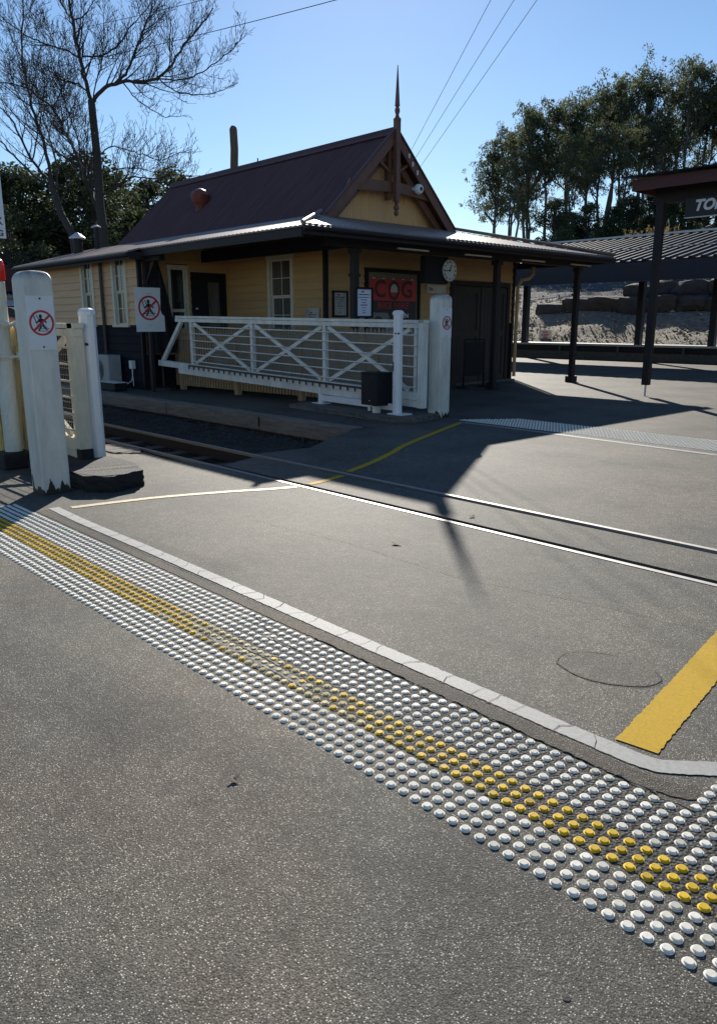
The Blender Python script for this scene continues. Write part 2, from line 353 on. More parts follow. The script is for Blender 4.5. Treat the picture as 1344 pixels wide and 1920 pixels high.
# rails
for nme, y, lab in (('railway_rail', RN, 'narrow steel rail nearer the long tactile strip, polished top in the asphalt'), ('railway_rail', RF, 'narrow steel rail on the station side of the track, bright polished top')):
    mb = MB(); mb.cur = 0; mb.box(-60, 60, y - .023, y + .023, -.03, .004, .0); mb.cur = 1
    mb.box(-60, 60, y - .012, y + .012, -.12, -.03); mb.box(-60, 60, y - .05, y + .05, -.145, -.12)
    tag(mb.build(nme, [m_rail, m_railside]), lab, 'rail', 'rails of the narrow gauge track')
mb = MB()
struct(mb and (mb.box(-7.6, 60, RN + .03, RN + .1, -.3, -.1), mb.box(-7.6, 60, RF - .1, RF - .03, -.3, -.1), mb.build('flangeway', m_concd))[-1])
sl0 = None
for i in range(20):
    x = -8.2 - i * .62
    mb = MB(Matrix.Translation((x, 5.15, 0))); mb.box(-.1, .1, -.72, .72, -.26, -.142, .01)
    if sl0 is None: sl0 = mb.build('railway_sleeper', M('dark_sleeper', (.045, .036, .03), .9, .4, 4, .5, .01)); o = sl0; base = x
    else: o = sl0.copy(); COL.objects.link(o); o.location = (x - base, 0, 0)
    tag(o, 'dark timber sleeper half buried under the rails in the cutting', 'sleeper', 'sleepers under the rails')

# markings (sheets 4 mm above the asphalt)
def strip(name, pts, w, mat, z=.004, jag=.004, kind='structure', step=.013, seed=1):
    r = random.Random(seed); P = [Vector((*p, 0)) for p in pts]; Q = []
    for a, b in zip(P, P[1:]):
        k = max(1, int((b - a).length / step)); Q += [a.lerp(b, i / k) for i in range(k)]
    Q.append(P[-1]); V = []
    for i, q in enumerate(Q):
        d = (Q[min(i + 1, len(Q) - 1)] - Q[max(0, i - 1)]).normalized(); nn = Vector((-d.y, d.x, 0))
        for sgn in (-1, 1):
            v = q + nn * sgn * (w / 2 + r.uniform(-jag, jag)); V.append((v.x, v.y, z))
    mb = MB(); mb.add(V, [(2 * i, 2 * i + 1, 2 * i + 3, 2 * i + 2) for i in range(len(Q) - 1)])
    o = mb.build(name, mat); o['kind'] = kind; return o
def smooth(pts, n=8):
    out = []; P = [Vector((*p, 0)) for p in pts]; P = [P[0]] + P + [P[-1]]
    for i in range(1, len(P) - 2):
        for k in range(n):
            t = k / n; a, b, c, d = P[i - 1:i + 3]
            out.append(.5 * ((2 * b) + (c - a) * t + (2 * a - 5 * b + 4 * c - d) * t * t + (3 * b - a - 3 * c + d) * t ** 3))
    out.append(P[-1]); return [(v.x, v.y) for v in out]
strip('white_line', smooth([(-6.72, 2.56), (-6, 2.54), (-4.8, 2.545), (-3, 2.535), (-1.93, 2.535), (-1.35, 2.535), (-1.14, 2.545), (-1.05, 2.6), (-.9, 2.74), (-.7, 2.93)]), .092, m_line, jag=.0025)
strip('yellow_line', smooth([(-6.62, 2.68), (-6.48, 3.4), (-6.26, 4.0), (-6.05, 4.45), (-5.96, 4.71)]), .085, m_yfaded, seed=2)
strip('yellow_line', smooth([(-5.96, 4.87), (-6.0, 5.12), (-6.08, 5.43)]), .085, m_yline, seed=3)
strip('yellow_line', smooth([(-6.2, 5.63), (-6.45, 6.24), (-6.8, 6.95), (-7.07, 7.42), (-7.61, 8.65), (-8.15, 9.93)]), .09, m_yline, seed=4)
strip('yellow_line', [(-1.23, 2.62), (-1.34, 3.45), (-1.45, 4.2), (-1.46, 4.72)], .165, m_yline, seed=5, jag=.0035)
strip('white_line', [(-8.1, 9.93), (-7.5, 9.93), (-3.9, 9.72), (2, 9.5), (20, 9.0)], .1, m_line, seed=6)
strip('asphalt_patch', [(-3.35, 2.16), (-.2, 2.16)], .42, m_asph_dark, z=.002, jag=.012)
strip('asphalt_patch', [(-.66, 2.3), (-.66, 4.6)], .46, m_asph_dark, z=.003, jag=.012, seed=9)
m_brownasph = asphalt('asphalt_brown_band', (.07, .06, .05), (.3, .27, .22), .7, .5)
strip('asphalt_patch', smooth([(-6.7, 2.435), (-4.8, 2.435), (-3, 2.43), (-1.9, 2.43), (-1.1, 2.43), (-.93, 2.5)]), .085, m_brownasph, z=.003, jag=.004, seed=12)
m_resid = M('paint_residue', (.1, .095, .085), .85, .3, 30, .4, .004, dirt=(.42, .41, .39), dirt_at=.5)
for x_, y_, l_, w_ in ((-3.28, 1.99, .27, .045), (-2.97, 2.0, .5, .045), (-3.1, 2.22, .22, .04), (-3.05, 2.055, .3, .03)):
    strip('paint_residue', [(x_, y_), (x_ + l_ * .5, y_ + .012), (x_ + l_, y_ + .004)], w_, m_resid, z=.0045, jag=.003, seed=int(-x_ * 100))
def crack(pts, w=.006, seed=1, wob=.02, z=.0065):
    r = random.Random(seed); P = []
    for (x0, y0), (x1, y1) in zip(pts, pts[1:]):
        L_ = math.hypot(x1 - x0, y1 - y0); k = max(1, int(L_ / .03))
        for i in range(k): P.append((x0 + (x1 - x0) * i / k + r.uniform(-wob, wob), y0 + (y1 - y0) * i / k + r.uniform(-wob, wob)))
    P.append(pts[-1]); strip('asphalt_crack', P, w, m_concd, z=z, jag=w * .35, seed=seed, step=.05)
mb = MB(); mb.add([(x, y, .0025) for x, y in smooth([(-1.87, 3.05), (-1.9, 3.17), (-1.83, 3.28), (-1.68, 3.34), (-1.5, 3.31), (-1.43, 3.23), (-1.46, 3.12), (-1.58, 3.03), (-1.72, 3.0), (-1.87, 3.05)])[:-1]], [list(range(72))]); struct(mb.build('asphalt_patch', asphalt('asphalt_repair', (.079, .074, .064), (.36, .34, .29), .66, .4)))
crack(smooth([(-1.87, 3.05), (-1.9, 3.17), (-1.83, 3.28), (-1.7, 3.34)]), .003, 2, .003); crack(smooth([(-1.5, 3.31), (-1.43, 3.23), (-1.46, 3.12), (-1.58, 3.03), (-1.72, 3.0), (-1.87, 3.05)]), .003, 3, .004)
crack([(-3.45, 2.38), (-3.0, 2.22), (-2.62, 2.24)], .007, 4, .008); crack([(-3.3, 1.98), (-1.6, 1.95)], .004, 5, .006); crack([(-2.9, 2.39), (-.9, 2.385)], .008, 6, .007)
crack([(-5.2, 3.6), (-4.1, 3.72), (-3.0, 3.7), (-2.2, 3.9), (-1.2, 4.02)], .0025, 7, .01)
crack([(-5.6, 7.9), (-4.9, 8.3), (-3.8, 8.2), (-2.6, 8.3)], .004, 8, .02); crack([(-6, 20.6), (-3, 20.2)], .006, 9, .03)
for i in range(30):
    x = -6.3 + i * .172 + rnd.uniform(-.05, .05)
    crack([(x + rnd.uniform(-.04, .04), 2.489), (x + rnd.uniform(-.03, .03), 2.54), (x + rnd.uniform(-.05, .05), 2.59)], rnd.choice([.002, .003, .004]), 20 + i, .004)
crack([(-6.7, 2.475), (-4, 2.475), (-1.15, 2.48)], .003, 50, .004)

# ------------------------------------------------------------------ tactile studs
mb = MB(); mb.lathe((0, 0, 0), [(.0186, .0), (.0186, .0022), (.0176, .0032), (.0142, .0036), (.0134, .0086), (.0128, .0091)], 20)
for k in range(-3, 4):
    w = math.sqrt(max(0, .0118 ** 2 - (k * .0034) ** 2)); mb.box(-w, w, k * .0034 - .0007, k * .0034 + .0007, .0089, .0095)
stw = mb.build('white_tactile_stud', m_stud_w); sty = stw.copy(); sty.name = 'yellow_tactile_stud'; sty.data = stw.data.copy(); sty.data.materials[0] = m_stud_y; COL.objects.link(sty); wornmesh = sty.data.copy(); wornmesh.materials[0] = m_stud_p
P = .0565; spots_w = []; spots_y = []
for i in range(119):
    s = -.4 - i * P
    for k in range(12):
        n = 1.745 + k * .0548
        jit = (rnd.uniform(-.0015, .0015), rnd.uniform(-.0015, .0015))
        (spots_y if k in (4, 5, 6) else spots_w).append((s + jit[0], n + jit[1], 0))
for i in range(9):
    for k in range(24):
        spots_w.append((-.9 + i * P, 1.745 + (12 + k) * .0548, 0))
near_w = [p for p in spots_w]; near_w.sort(key=lambda p: p[0] ** 2 + p[1] ** 2 + (50 if (p[0] > -.75 and p[1] > 2.6) else 0)); spots_y.sort(key=lambda p: p[0] ** 2 + p[1] ** 2)
vis = [p for p in near_w if p[0] < -.55]; rest = [p for p in near_w if p[0] >= -.55]
ind_w, mass_w = vis[:300], vis[300:] + rest
visy = [p for p in spots_y if p[0] < -.6]; ind_y, mass_y = visy[:300], visy[300:] + [p for p in spots_y if p[0] >= -.6]
for spots, src, lab, grp in ((ind_w, stw, 'round white raised tactile stud in the near half of the long warning strip', 'white tactile studs'),
                             (ind_y, sty, 'bright yellow raised tactile stud in the middle rows of the warning strip', 'yellow tactile studs')):
    for i, p in enumerate(spots):
        worn = src is sty and -3.75 < p[0] < -2.0 and rnd.random() < (.8 if -3.4 < p[0] < -2.3 else .4)
        o = src if i == 0 else src.copy()
        if worn: o.data = wornmesh
        if i: COL.objects.link(o)
        if worn:
            o.location = p; o.rotation_euler = (0, 0, rnd.uniform(0, 3)); tag(o, 'faded pale yellow stud in the worn middle stretch of the tactile strip', 'tactile stud', 'worn yellow tactile studs'); continue
        o.location = p; o.rotation_euler = (0, 0, rnd.choice([0, 0, 1.57, .8]) + rnd.uniform(-.1, .1)); tag(o, lab, 'tactile stud', grp)
def stud_mass(name, spots, mat, label, cat, r=.0182, n=10):
    mb = MB()
    for x, y, z in spots: mb.lathe((x, y, z), [(r, 0), (r, .004), (r * .8, .0045), (r * .72, .0088)], n)
    tag(mb.build(name, mat), label, cat, kind='stuff')
stud_mass('tactile_studs', mass_w, m_stud_w, 'distant white studs of the long tactile strip towards the sign post', 'tactile studs')
stud_mass('yellow_tactile_studs', mass_y, m_stud_y, 'farthest yellow studs of the long tactile strip', 'tactile studs')
far = []
for i in range(150):
    for k in range(11):
        x = -8.35 + i * P; y = 10.16 + k * .0548 * 1.55 - (x + 8.35) * .028
        if i < k * 1.2 - 2: continue
        far.append((x, y, 0))
stud_mass('far_tactile_studs', far, m_stud_w, 'white tactile studs in the strip beside the station forecourt', 'tactile studs', .022, 8)

# ------------------------------------------------------------------ small litter
def leaf(x, y, r, rz, label):
    mb = MB(Matrix.Translation((x, y, .004)) @ Matrix.Rotation(rz, 4, 'Z'))
    o = []
    for k in range(10):
        a = 2 * math.pi * k / 10; rr = r * (1 + .35 * math.sin(3 * a)); o.append((rr * math.cos(a), rr * .6 * math.sin(a)))
    n = len(o); mb.add([(x_, y_, .002 + .012 * abs(x_ / r)) for x_, y_ in o] + [(0, 0, .001)] + [(x_, y_, .0005 + .012 * abs(x_ / r)) for x_, y_ in o], [(i, (i + 1) % n, n) for i in range(n)] + [(n + 1 + i, i, (i + 1) % n, n + 1 + (i + 1) % n) for i in range(n)])
    tag(mb.build('fallen_leaf', M('dry_leaf', (.14, .1, .06), .8, .4, 40, .1)), label, 'leaf')
leaf(-3.83, 3.95, .035, .5, 'curled dry leaf on the asphalt between the white line and the near rail')
leaf(-3.97, 5.02, .03, 1.5, 'small pale leaf lying between the two rails near the shadow')
leaf(-2.0, 6.9, .03, 2.5, 'small dry leaf on the asphalt beyond the far rail')
leaf(-2.1, 1.35, .018, 1.1, 'tiny dry leaf scrap on the near asphalt left of the tactile strip')
mb = MB(); mb.lathe((-.78, 1.42, .0008), [(.011, 0), (.009, .001)], 14); struct(mb.build('asphalt_hole', m_concd))

# ------------------------------------------------------------------ signs with the pictogram
def pictogram(X, size, parent, backer=True, w=None, h=None):
    """no-walking-on-the-track symbol, local XZ, facing -Y; size = ring diameter"""
    S = size / 2
    def pt(*a): return [(x * S, z * S) for x, z in a]
    mb = MB(X); c = [(.16 * math.cos(t * .52) - .08, .16 * math.sin(t * .52) + .52) for t in range(12)]
    mb.plate(pt(*[(x * .8, z) for x, z in c]), -.0016, 0)
    for q in ([(-.2, .34), (-.02, .38), (.1, .3), (.12, -.02), (-.12, -.05), (-.22, .12)],                 # torso
              [(-.2, .34), (-.3, .18), (-.48, .02), (-.42, -.06), (-.2, .1)], [(.06, .34), (.3, .24), (.42, .0), (.34, -.05), (.22, .14), (.08, .2)],
              [(-.12, .0), (.02, -.02), (-.02, -.3), (-.2, -.62), (-.34, -.62), (-.16, -.3)], [(-.02, .02), (.12, 0), (.24, -.28), (.46, -.52), (.36, -.58), (.1, -.32)],
              [(-.66, .62), (-.6, .66), (-.4, .02), (-.46, -.02)], [(-.42, .6), (-.36, .6), (-.18, .3), (-.24, .28)]):
        mb.plate(pt(*q), -.0016, 0)
    for k, (z, a, b) in enumerate(((-.1, -.4, .02), (-.22, -.42, .3), (-.34, -.36, .44), (-.48, -.42, .6), (-.66, -.34, .52))):
        mb.plate(pt((a, z), (b, z), (b, z + .045), (a, z + .045)), -.0014, 0)
    o = mb.build('pictogram', m_ink, parent)
    mb = MB(X); mb.ring(0, 0, S * 1.0, S * .84, -.003, 0)
    a = R(42); d = Vector((math.cos(a), math.sin(a))); nn = Vector((-d.y, d.x)) * .085; e = .9
    mb.plate(pt(*[(p.x, p.y) for p in (-d * e - nn, d * e - nn, d * e + nn, -d * e + nn)]), -.0025, 0)
    mb.build('prohibition_ring', m_red, parent)
def big_post(cx, cy, label, w=.27, hw=.27, H=2.06, sign_face='x'):
    e = empty('gate_post', (cx, cy, 0), label, 'post', 'heavy white rounded gate posts')
    V = []; F = []; rows = [(0, 1, 1)] + [(z, 1, 1) for z in (.06, .3, 1.0, H - .18)]
    rows[-1] = (H - .085, 1, 1)
    for k in range(1, 8):
        t = k / 7 * math.pi / 2; rows.append((H - .085 + .085 * math.sin(t), 1 - .085 / (hw / 2) * (1 - math.cos(t)), 1 - .05 / (w / 2) * (1 - math.cos(t))))
    rows.append((H + .004, .15, .4))
    # barrel top: rounds over along Y, stays nearly full along X
    c = .012
    for z, ky, kx in rows:
        a, b = w / 2 * kx, hw / 2 * ky
        cc = min(c, b * .4); V += [(cx + x, cy + y, z) for x, y in ((-a + cc, -b), (a - cc, -b), (a, -b + cc), (a, b - cc), (a - cc, b), (-a + cc, b), (-a, b - cc), (-a, -b + cc))]
    for i in range(len(rows) - 1):
        for k in range(8): F.append((i * 8 + k, i * 8 + (k + 1) % 8, (i + 1) * 8 + (k + 1) % 8, (i + 1) * 8 + k))
    F.append(list(range(8))[::-1]); F.append([(len(rows) - 1) * 8 + k for k in range(8)])
    mb = MB(); mb.add(V, F); mb.build('shaft', m_white, e, smooth=True)
    X = FX(cx + w / 2 + .004, cy, 1.62)
    mb = MB(X); mb.box(-w * .47, w * .45, -.003, .002, -.26, .22); sp = mb.build('sign_plate', m_plain, e)
    mb = MB(X)
    for z in (-.235, .195): mb.lathe((0, -.003, z), [(.009, 0), (.009, -.004), (.005, -.006)], 10, 'y')
    mb.build('screw', m_iron, sp)
    pictogram(frame((cx + w / 2 + .0075, cy, 1.6), (0, 1, 0)), w * .84, sp)
    return e
big_post(-7.41, 2.825, 'heavy white post with rotten foot and walking ban sign before the left gate')
big_post(-8.89, 10.19, 'heavy white post with walking ban sign between long gate and barn door')

# ------------------------------------------------------------------ right crossing gate
GA, GB = Vector((-8.93, 9.84)), Vector((-17.1, 9.42))
def gate(A, B, zb0, zt0, zb1, zt1, label, mat, tail=True, nx=3):
    """gate whose full-height frame starts at A; local x runs A -> B"""
    L_ = (B - A).length; e = empty('crossing_gate', (A.x, A.y, 0), label, 'gate', 'white railway crossing gates')
    d = (B - A).normalized(); X = frame((A.x, A.y, 0), (d.x, d.y, 0))
    zb = lambda x: zb0 + (zb1 - zb0) * x / L_
    zt = lambda x: zt0 + (zt1 - zt0) * x / L_
    xe = L_ * .83 if tail else L_                  # inner stile at the tapering tail
    def bar(name, a, b, w, h, m=mat, y=0):
        mb = MB(X); mb.beam((a[0], y, a[1]), (b[0], y, b[1]), w, h); return mb.build(name, m, e)
    bar('bottom_beam', (-.02, zb(0) + .07), (L_, zb(L_) + .07), .13, .13)
    bar('lower_beam', (-.02, zb(0) - .06), (L_ * .9, zb(L_ * .9) - .055), .1, .115)
    bar('top_rail', (-.05, zt(0) - .03), (L_ * .9, zt(L_ * .9) - .03), .12, .05)
    bar('top_beam', (-.05, zt(0) - .1), (L_ * .905, zt(L_ * .905) - .1), .09, .075)
    bar('stile', (.03, zb(0) - .12), (.03, zt(0)), .12, .12)
    bar('stile', (.17, zb(0) + .1), (.17, zt(0) - .05), .06, .07)
    xs = [.22 + (xe - .22) * i / nx for i in range(nx + 1)]
    for x in xs[1:]: bar('stile', (x, zb(x) + .13), (x, zt(x) - .135), .085, .08)
    for a, b in zip(xs, xs[1:]):
        a2, b2 = a + .1, b - .1
        bar('brace', (a2, zt(a2) - .16), (b2, zb(b2) + .16), .04, .07, y=-.012)
        bar('brace', (a2, zb(a2) + .16), (b2, zt(b2) - .16), .04, .07, y=.012)
    for k in range(6):
        t = (k + .45) / 6.1
        f = lambda x: zb(x) + .14 + (zt(x) - .14 - zb(x) - .14) * t
        mb = MB(X); mb.tube([(.12, .06, f(.12)), (xe, .06, f(xe))], .0125, 8); mb.build('rail', mat, e, smooth=True)
    if tail: 
        bar('tail_brace', (xe + (L_ - xe) * .28, zt(xe) - .1), (L_ * .985, zb(L_) + .12), .07, .09)
    mb = MB(X); x = .1
    while x < xe:                                   # welded wire mesh
        mb.beam((x, -.05, zb(x) + .1), (x, -.05, zt(x) - .1), .003, .003); x += .05
    for k in range(16):
        t = k / 15; f = lambda x: zb(x) + .12 + (zt(x) - .24 - zb(x)) * t
        mb.beam((.1, -.054, f(.1)), (xe, -.054, f(xe)), .004, .004)
    mb.build('wire_mesh', m_wire, e)
    mb = MB(X); x0, x1 = L_ * .12, L_ * .84
    mb.beam((x0, .085, zb(x0) + .1), (x1, .085, zb(x1) + .1), .03, .035)
    x = x0
    while x < x1: mb.beam((x, .085, zb(x) + .02), (x, .085, zb(x) + .09), .02, .02, up=(1, 0, 0)); x += .19
    mb.build('pin_rack', m_iron, e)
    return e
gate(GA, GB, .3, 1.65, .6, 1.78, 'long white X-braced gate parked open in front of the station picket fence', m_gate)
# shorter left gate seen nearly end-on
lg = gate(Vector((-8.1, 3.5)), Vector((-15.5, 3.5)), .24, 1.6, .3, 1.66, 'cream and white mesh gate seen end-on behind the left sign post', m_gatec, tail=False)

mb = MB(); mb.box(-8.2, -8.06, 3.43, 3.57, .1, .27, .012); mb.build('rotten_foot', m_concd, lg)

def catch(X, label, long_=True):
    o = X @ Vector((0, 0, 0)); e = empty('gate_catch', (o.x, o.y, 0), label, 'gate post', 'slim white gate catch posts')
    mb = MB(X); w = .075
    def octo(cx, cy, w, z0, z1, top=True):
        q = [(cx + w * math.cos(a), cy + w * math.sin(a)) for a in [R(22.5 + 45 * k) for k in range(8)]]
        mb.poly(q, z0, z1)
        if top:
            mb.lathe((cx, cy, z1), [(w * 1.12, 0), (w * 1.14, .035), (w * .95, .06), (w * .5, .075)], 8)
    octo(0, 0, .085, .03, 1.66); mb.build('tall_post', m_plain, e)
    mb = MB(X); mb.box(-.13, .2, -.11, .16, .015, .035); mb.build('base_plate', m_plain, e)
    mb = MB(X)
    for sx in (.085,):
        mb.lathe((sx * .35, -.08, 1.36), [(.014, 0), (.014, -.012)], 8, 'y'); mb.lathe((sx * .82, -.045, 1.36), [(.014, 0), (.014, -.025)], 8, 'y')
    mb.beam((-.02, -.083, .74), (-.02, -.083, .9), .018, .006, up=(1, 0, 0)); mb.build('bolt', m_ink, e)
    if long_:
        mb = MB(X); octo(-2.3, .22, .07, .03, .36); mb.build('short_post', m_plain, e)
        mb = MB(X); mb.box(-2.45, -2.15, .1, .34, .015, .032); mb.build('base_plate', m_plain, e)
        mb = MB(X); mb.beam((-2.28, .2, .13), (-.08, .02, .13), .06, .11); mb.beam((-.7, .02, .02), (-.7, .02, .1), .06, .06, up=(0, 1, 0)); mb.build('bottom_rail', m_plain, e)
    return e
catch(frame((-9.17, 9.45, .07), (1, -.02, 0)), 'octagonal white post and short post joined by a low rail beside black cabinet')
catch(frame((-8.17, 3.66, .02), (1, 0, 0)), 'slim white capped post standing on a plate right behind the left gate end', False)
# control box
X = frame((-9.62, 9.4, .2), (1, -.1, 0)); e = empty('control_box', (-9.62, 9.4, .18), 'black steel control cabinet hanging low beside the tall octagonal gate post', 'cabinet')
mb = MB(X); mb.box(-.22, .22, -.17, .17, .02, .56, .008); mb.build('cabinet', m_black, e)
mb = MB(X); mb.box(-.235, .235, -.185, .185, .562, .578, .004); mb.build('lid', m_black, e)
mb = MB(X); mb.box(-.05, .05, -.05, .05, -.16, .018); mb.build('leg', m_plain, e)
mb = MB(X); mb.lathe((.02, -.171, .1), [(.01, 0), (.01, -.006)], 10, 'y'); mb.build('lock', m_steelw, e)
# kerbs / footings
def rough_block(name, pts, z0, z1, mat, label, cat, seed=1, amp=.02, kind=None):
    bm = bmesh.new(); r = random.Random(seed)
    vs = [bm.verts.new((x, y, z0)) for x, y in pts]; f = bm.faces.new(vs)
    ex = bmesh.ops.extrude_face_region(bm, geom=[f]); top = [v for v in ex['geom'] if isinstance(v, bmesh.types.BMVert)]
    for v in top: v.co.z = z1
    bmesh.ops.subdivide_edges(bm, edges=bm.edges[:], cuts=5, use_grid_fill=True); bmesh.ops.triangulate(bm, faces=bm.faces[:])
    for v in bm.verts:
        if v.co.z > z0 + .01: v.co += Vector((r.uniform(-amp, amp), r.uniform(-amp, amp), r.uniform(-amp, amp) * .8))
    bmesh.ops.recalc_face_normals(bm, faces=bm.faces[:])
    me = bpy.data.meshes.new(name); bm.to_mesh(me); bm.free(); me.materials.append(mat)
    o = bpy.data.objects.new(name, me); COL.objects.link(o)
    return tag(o, label, cat, kind=kind)
rough_block('concrete_footing', [(-11.9, 9.25), (-8.95, 9.05), (-8.6, 9.3), (-8.75, 10.05), (-11.9, 10.3)], -.02, .085, m_conc, 'rough low concrete footing under the tall gate catch post', 'footing', 4, .012)
rough_block('tarred_block', [(-8.6, 3.05), (-7.15, 3.05), (-6.95, 3.25), (-7.05, 3.62), (-7.5, 3.75), (-8.6, 3.75)], -.02, .16, m_concd, 'black tarred block under the left gate end', 'block', 6, .012)
rough_block('rubble_edge', [(-9.7, 4.25), (-9.1, 4.3), (-8.9, 4.55), (-9.2, 4.68), (-9.8, 4.62)], -.25, .015, m_conc, 'broken pale slab at the asphalt edge beside the cutting', 'slab', 8, .012)

# ------------------------------------------------------------------ platform edge timbers
def timber(x0, x1, y, label, seed):
    e_ = .13; r = random.Random(seed); mb = MB(); n = max(4, int((x1 - x0) / .12)); V = []; F = []
    prof = [(-.12, -.27), (-.12, -.27 + .08), (-.12, -.08), (-.115, -.012), (-.09, 0), (.13, 0), (.13, -.27)]
    for i in range(n + 1):
        x = x0 + (x1 - x0) * i / n
        for k, (yy, z) in enumerate(prof):
            V.append((x + r.uniform(-.01, .01) * (0 < i < n), y + yy + r.uniform(-.006, .006), z + (r.uniform(-.012, .004) if 2 < k < 5 else r.uniform(-.003, .003))))
    m = len(prof)
    for i in range(n):
        for k in range(m): F.append((i * m + k, i * m + (k + 1) % m, (i + 1) * m + (k + 1) % m, (i + 1) * m + k))
    F += [list(range(m)), [n * m + k for k in range(m)]]; mb.add(V, F)
    return tag(mb.build('timber_beam', m_timber), label, 'timber beam', 'old timbers edging the station platform')
timber(-11.28, -8.86, 8.22, 'grey weathered timber edging the platform, end beside the yellow line', 1)
timber(-14.6, -11.3, 8.23, 'worn platform timber with split top edge, second from the crossing', 2)
timber(-18.2, -14.62, 8.22, 'dark cracked platform timber below the air conditioner side, third from the crossing', 3)
timber(-24, -18.22, 8.23, 'farthest platform timber, mostly hidden behind the left gate', 4)
mb = MB(); mb.beam((-11.29, 8.095, -.2), (-11.29, 8.095, -.03), .04, .012, up=(1, 0, 0)); 
tag(mb.build('steel_strap', m_iron), 'rusty steel strap over the joint of two platform timbers', 'strap')
mb = MB(); mb.box(-60, -8.95, 8.36, 8.5, -.4, -.25); struct(mb.build('platform_wall', m_conc))

# ------------------------------------------------------------------ STATION BUILDING
ST = empty('station_building', (-17, 14, 0), 'ochre weatherboard railway station with steep maroon gable roof and veranda', 'station building')
def boards(name, X, a0, a1, z0, z1, mat, openings=(), pitch=.185, parent=ST, lim=None):
    """lapped boards on the local XZ plane, facing -Y; openings = (x0,x1,z0,z1)"""
    mb = MB(X); cuts = sorted({z0, z1} | {round(z0 + i * pitch, 4) for i in range(int((z1 - z0) / pitch) + 1)} | {z for o in openings for z in (o[2], o[3]) if z0 < z < z1})
    for b, t in zip(cuts, cuts[1:]):
        if t - b < .002: continue
        row = math.floor((b - z0) / pitch + 1e-4); rb_ = z0 + row * pitch
        off = lambda z: -.03 * (1 - (z - rb_) / pitch) - .003
        lo, hi = (lim(t) if lim else a0), a1; lo = max(lo, a0); segs = [(lo, hi)]
        for o in openings:
            if o[2] < t - .001 and o[3] > b + .001:
                segs = [s for g_ in segs for s in ((g_[0], min(g_[1], o[0])), (max(g_[0], o[1]), g_[1])) if s[1] - s[0] > .003]
        for x0, x1 in segs:
            if x1 - x0 < .003: continue
            yb, yt = off(b), off(t - .0001)
            mb.add([(x0, yb, b), (x1, yb, b), (x1, yt, t), (x0, yt, t), (x0, 0, b), (x1, 0, b)], [(0, 1, 2, 3), (4, 5, 1, 0)])
    return mb.build(name, mat, parent)
def window(X, w, h, parent=ST, cols=2, rows=(2, 2), mat=m_cream, glass=m_glass, fw=.1):
    mb = MB(X)
    mb.box(-w / 2, -w / 2 + fw, -.05, .09, 0, h); mb.box(w / 2 - fw, w / 2, -.05, .09, 0, h)
    mb.box(-w / 2 - .02, w / 2 + .02, -.06, .09, h, h + fw)
    f = mb.build('window', mat, parent)
    mb = MB(X); mb.box(-w / 2 - .03, w / 2 + .03, -.085, .09, -.06, -.001); mb.build('sill', mat, f)
    iw = w - 2 * fw
    for k, (zb, zt, y) in enumerate(((0, h * .5, .035), (h * .5, h, .01))):
        mb = MB(X); s = .035
        mb.box(-iw / 2, -iw / 2 + s, y, y + .03, zb, zt); mb.box(iw / 2 - s, iw / 2, y, y + .03, zb, zt)
        mb.box(-iw / 2 + s, iw / 2 - s, y, y + .03, zb, zb + s); mb.box(-iw / 2 + s, iw / 2 - s, y, y + .03, zt - s, zt)
        for c in range(1, cols): x = -iw / 2 + iw * c / cols; mb.box(x - .009, x + .009, y + .003, y + .028, zb + s, zt - s)
        for r_ in range(1, rows[k]): z = zb + (zt - zb) * r_ / rows[k]; mb.box(-iw / 2 + s, iw / 2 - s, y + .005, y + .026, z - .009, z + .009)
        mb.build('sash', mat, f)
        mb = MB(X); mb.box(-iw / 2 + s, iw / 2 - s, y + .012, y + .016, zb + s, zt - s); mb.build('pane', glass, f)
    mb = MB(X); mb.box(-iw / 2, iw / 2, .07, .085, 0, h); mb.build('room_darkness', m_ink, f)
    return f
DZ = 1.55
# side wall by the track (y = 9.2)
Xs = FY(0, 9.2, 0); op = [(-18.86, -18.08, 1.5, 3.22), (-20.66, -19.9, 1.5, 3.22)]
boards('wall', Xs, -24.1, -17.46, 0, DZ, m_dado, op); boards('wall', Xs, -24.1, -17.46, DZ, 3.22, m_ochre_lit, op)
for x0, x1, *_ in op: window(FY((x0 + x1) / 2, 9.2, 1.56), .78 if x1 - x0 > .77 else .76, 1.56, glass=m_glassc)
# return wall facing along the platform (x = -17.46)
Xr = FX(-17.46, 0, 0); opr = [(9.9, 10.5, .85, 3.0), (10.56, 11.58, 0, 2.83)]
lim = lambda z: 9.2 if z < 3.2 else 9.2 + (z - 3.2) / .26
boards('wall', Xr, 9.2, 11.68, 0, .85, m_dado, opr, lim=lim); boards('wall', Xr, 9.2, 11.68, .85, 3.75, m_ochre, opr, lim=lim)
window(FX(-17.46, 10.2, .9), .56, 2.0, cols=1, rows=(1, 1), fw=.075)
mb = MB(FX(-17.46, 11.07, 0)); mb.box(-.51, -.44, -.05, .08, 0, 2.82); mb.box(.44, .51, -.05, .08, 0, 2.82); mb.box(-.44, .44, -.05, .08, 2.74, 2.82); df = mb.build('door_frame', m_black, ST)
mb = MB(FX(-17.46, 11.07, 0)); mb.box(-.44, .44, .0, .05, 0, 2.1, 0); mb.box(-.44, -.02, .0, .05, 2.1, 2.74); dr = mb.build('door', m_black, ST)
mb = MB(FX(-17.46, 11.07, 0)); mb.box(.0, .32, -.004, .03, 1.5, 2.6); mb.build('pane', m_glassc, dr)
mb = MB(FX(-17.46, 11.07, 0)); mb.box(.32, .44, .0, .05, 2.1, 2.74); mb.box(-.02, .32, 0.02, .05, 2.1, 2.74); mb.build('panel', m_black, dr)
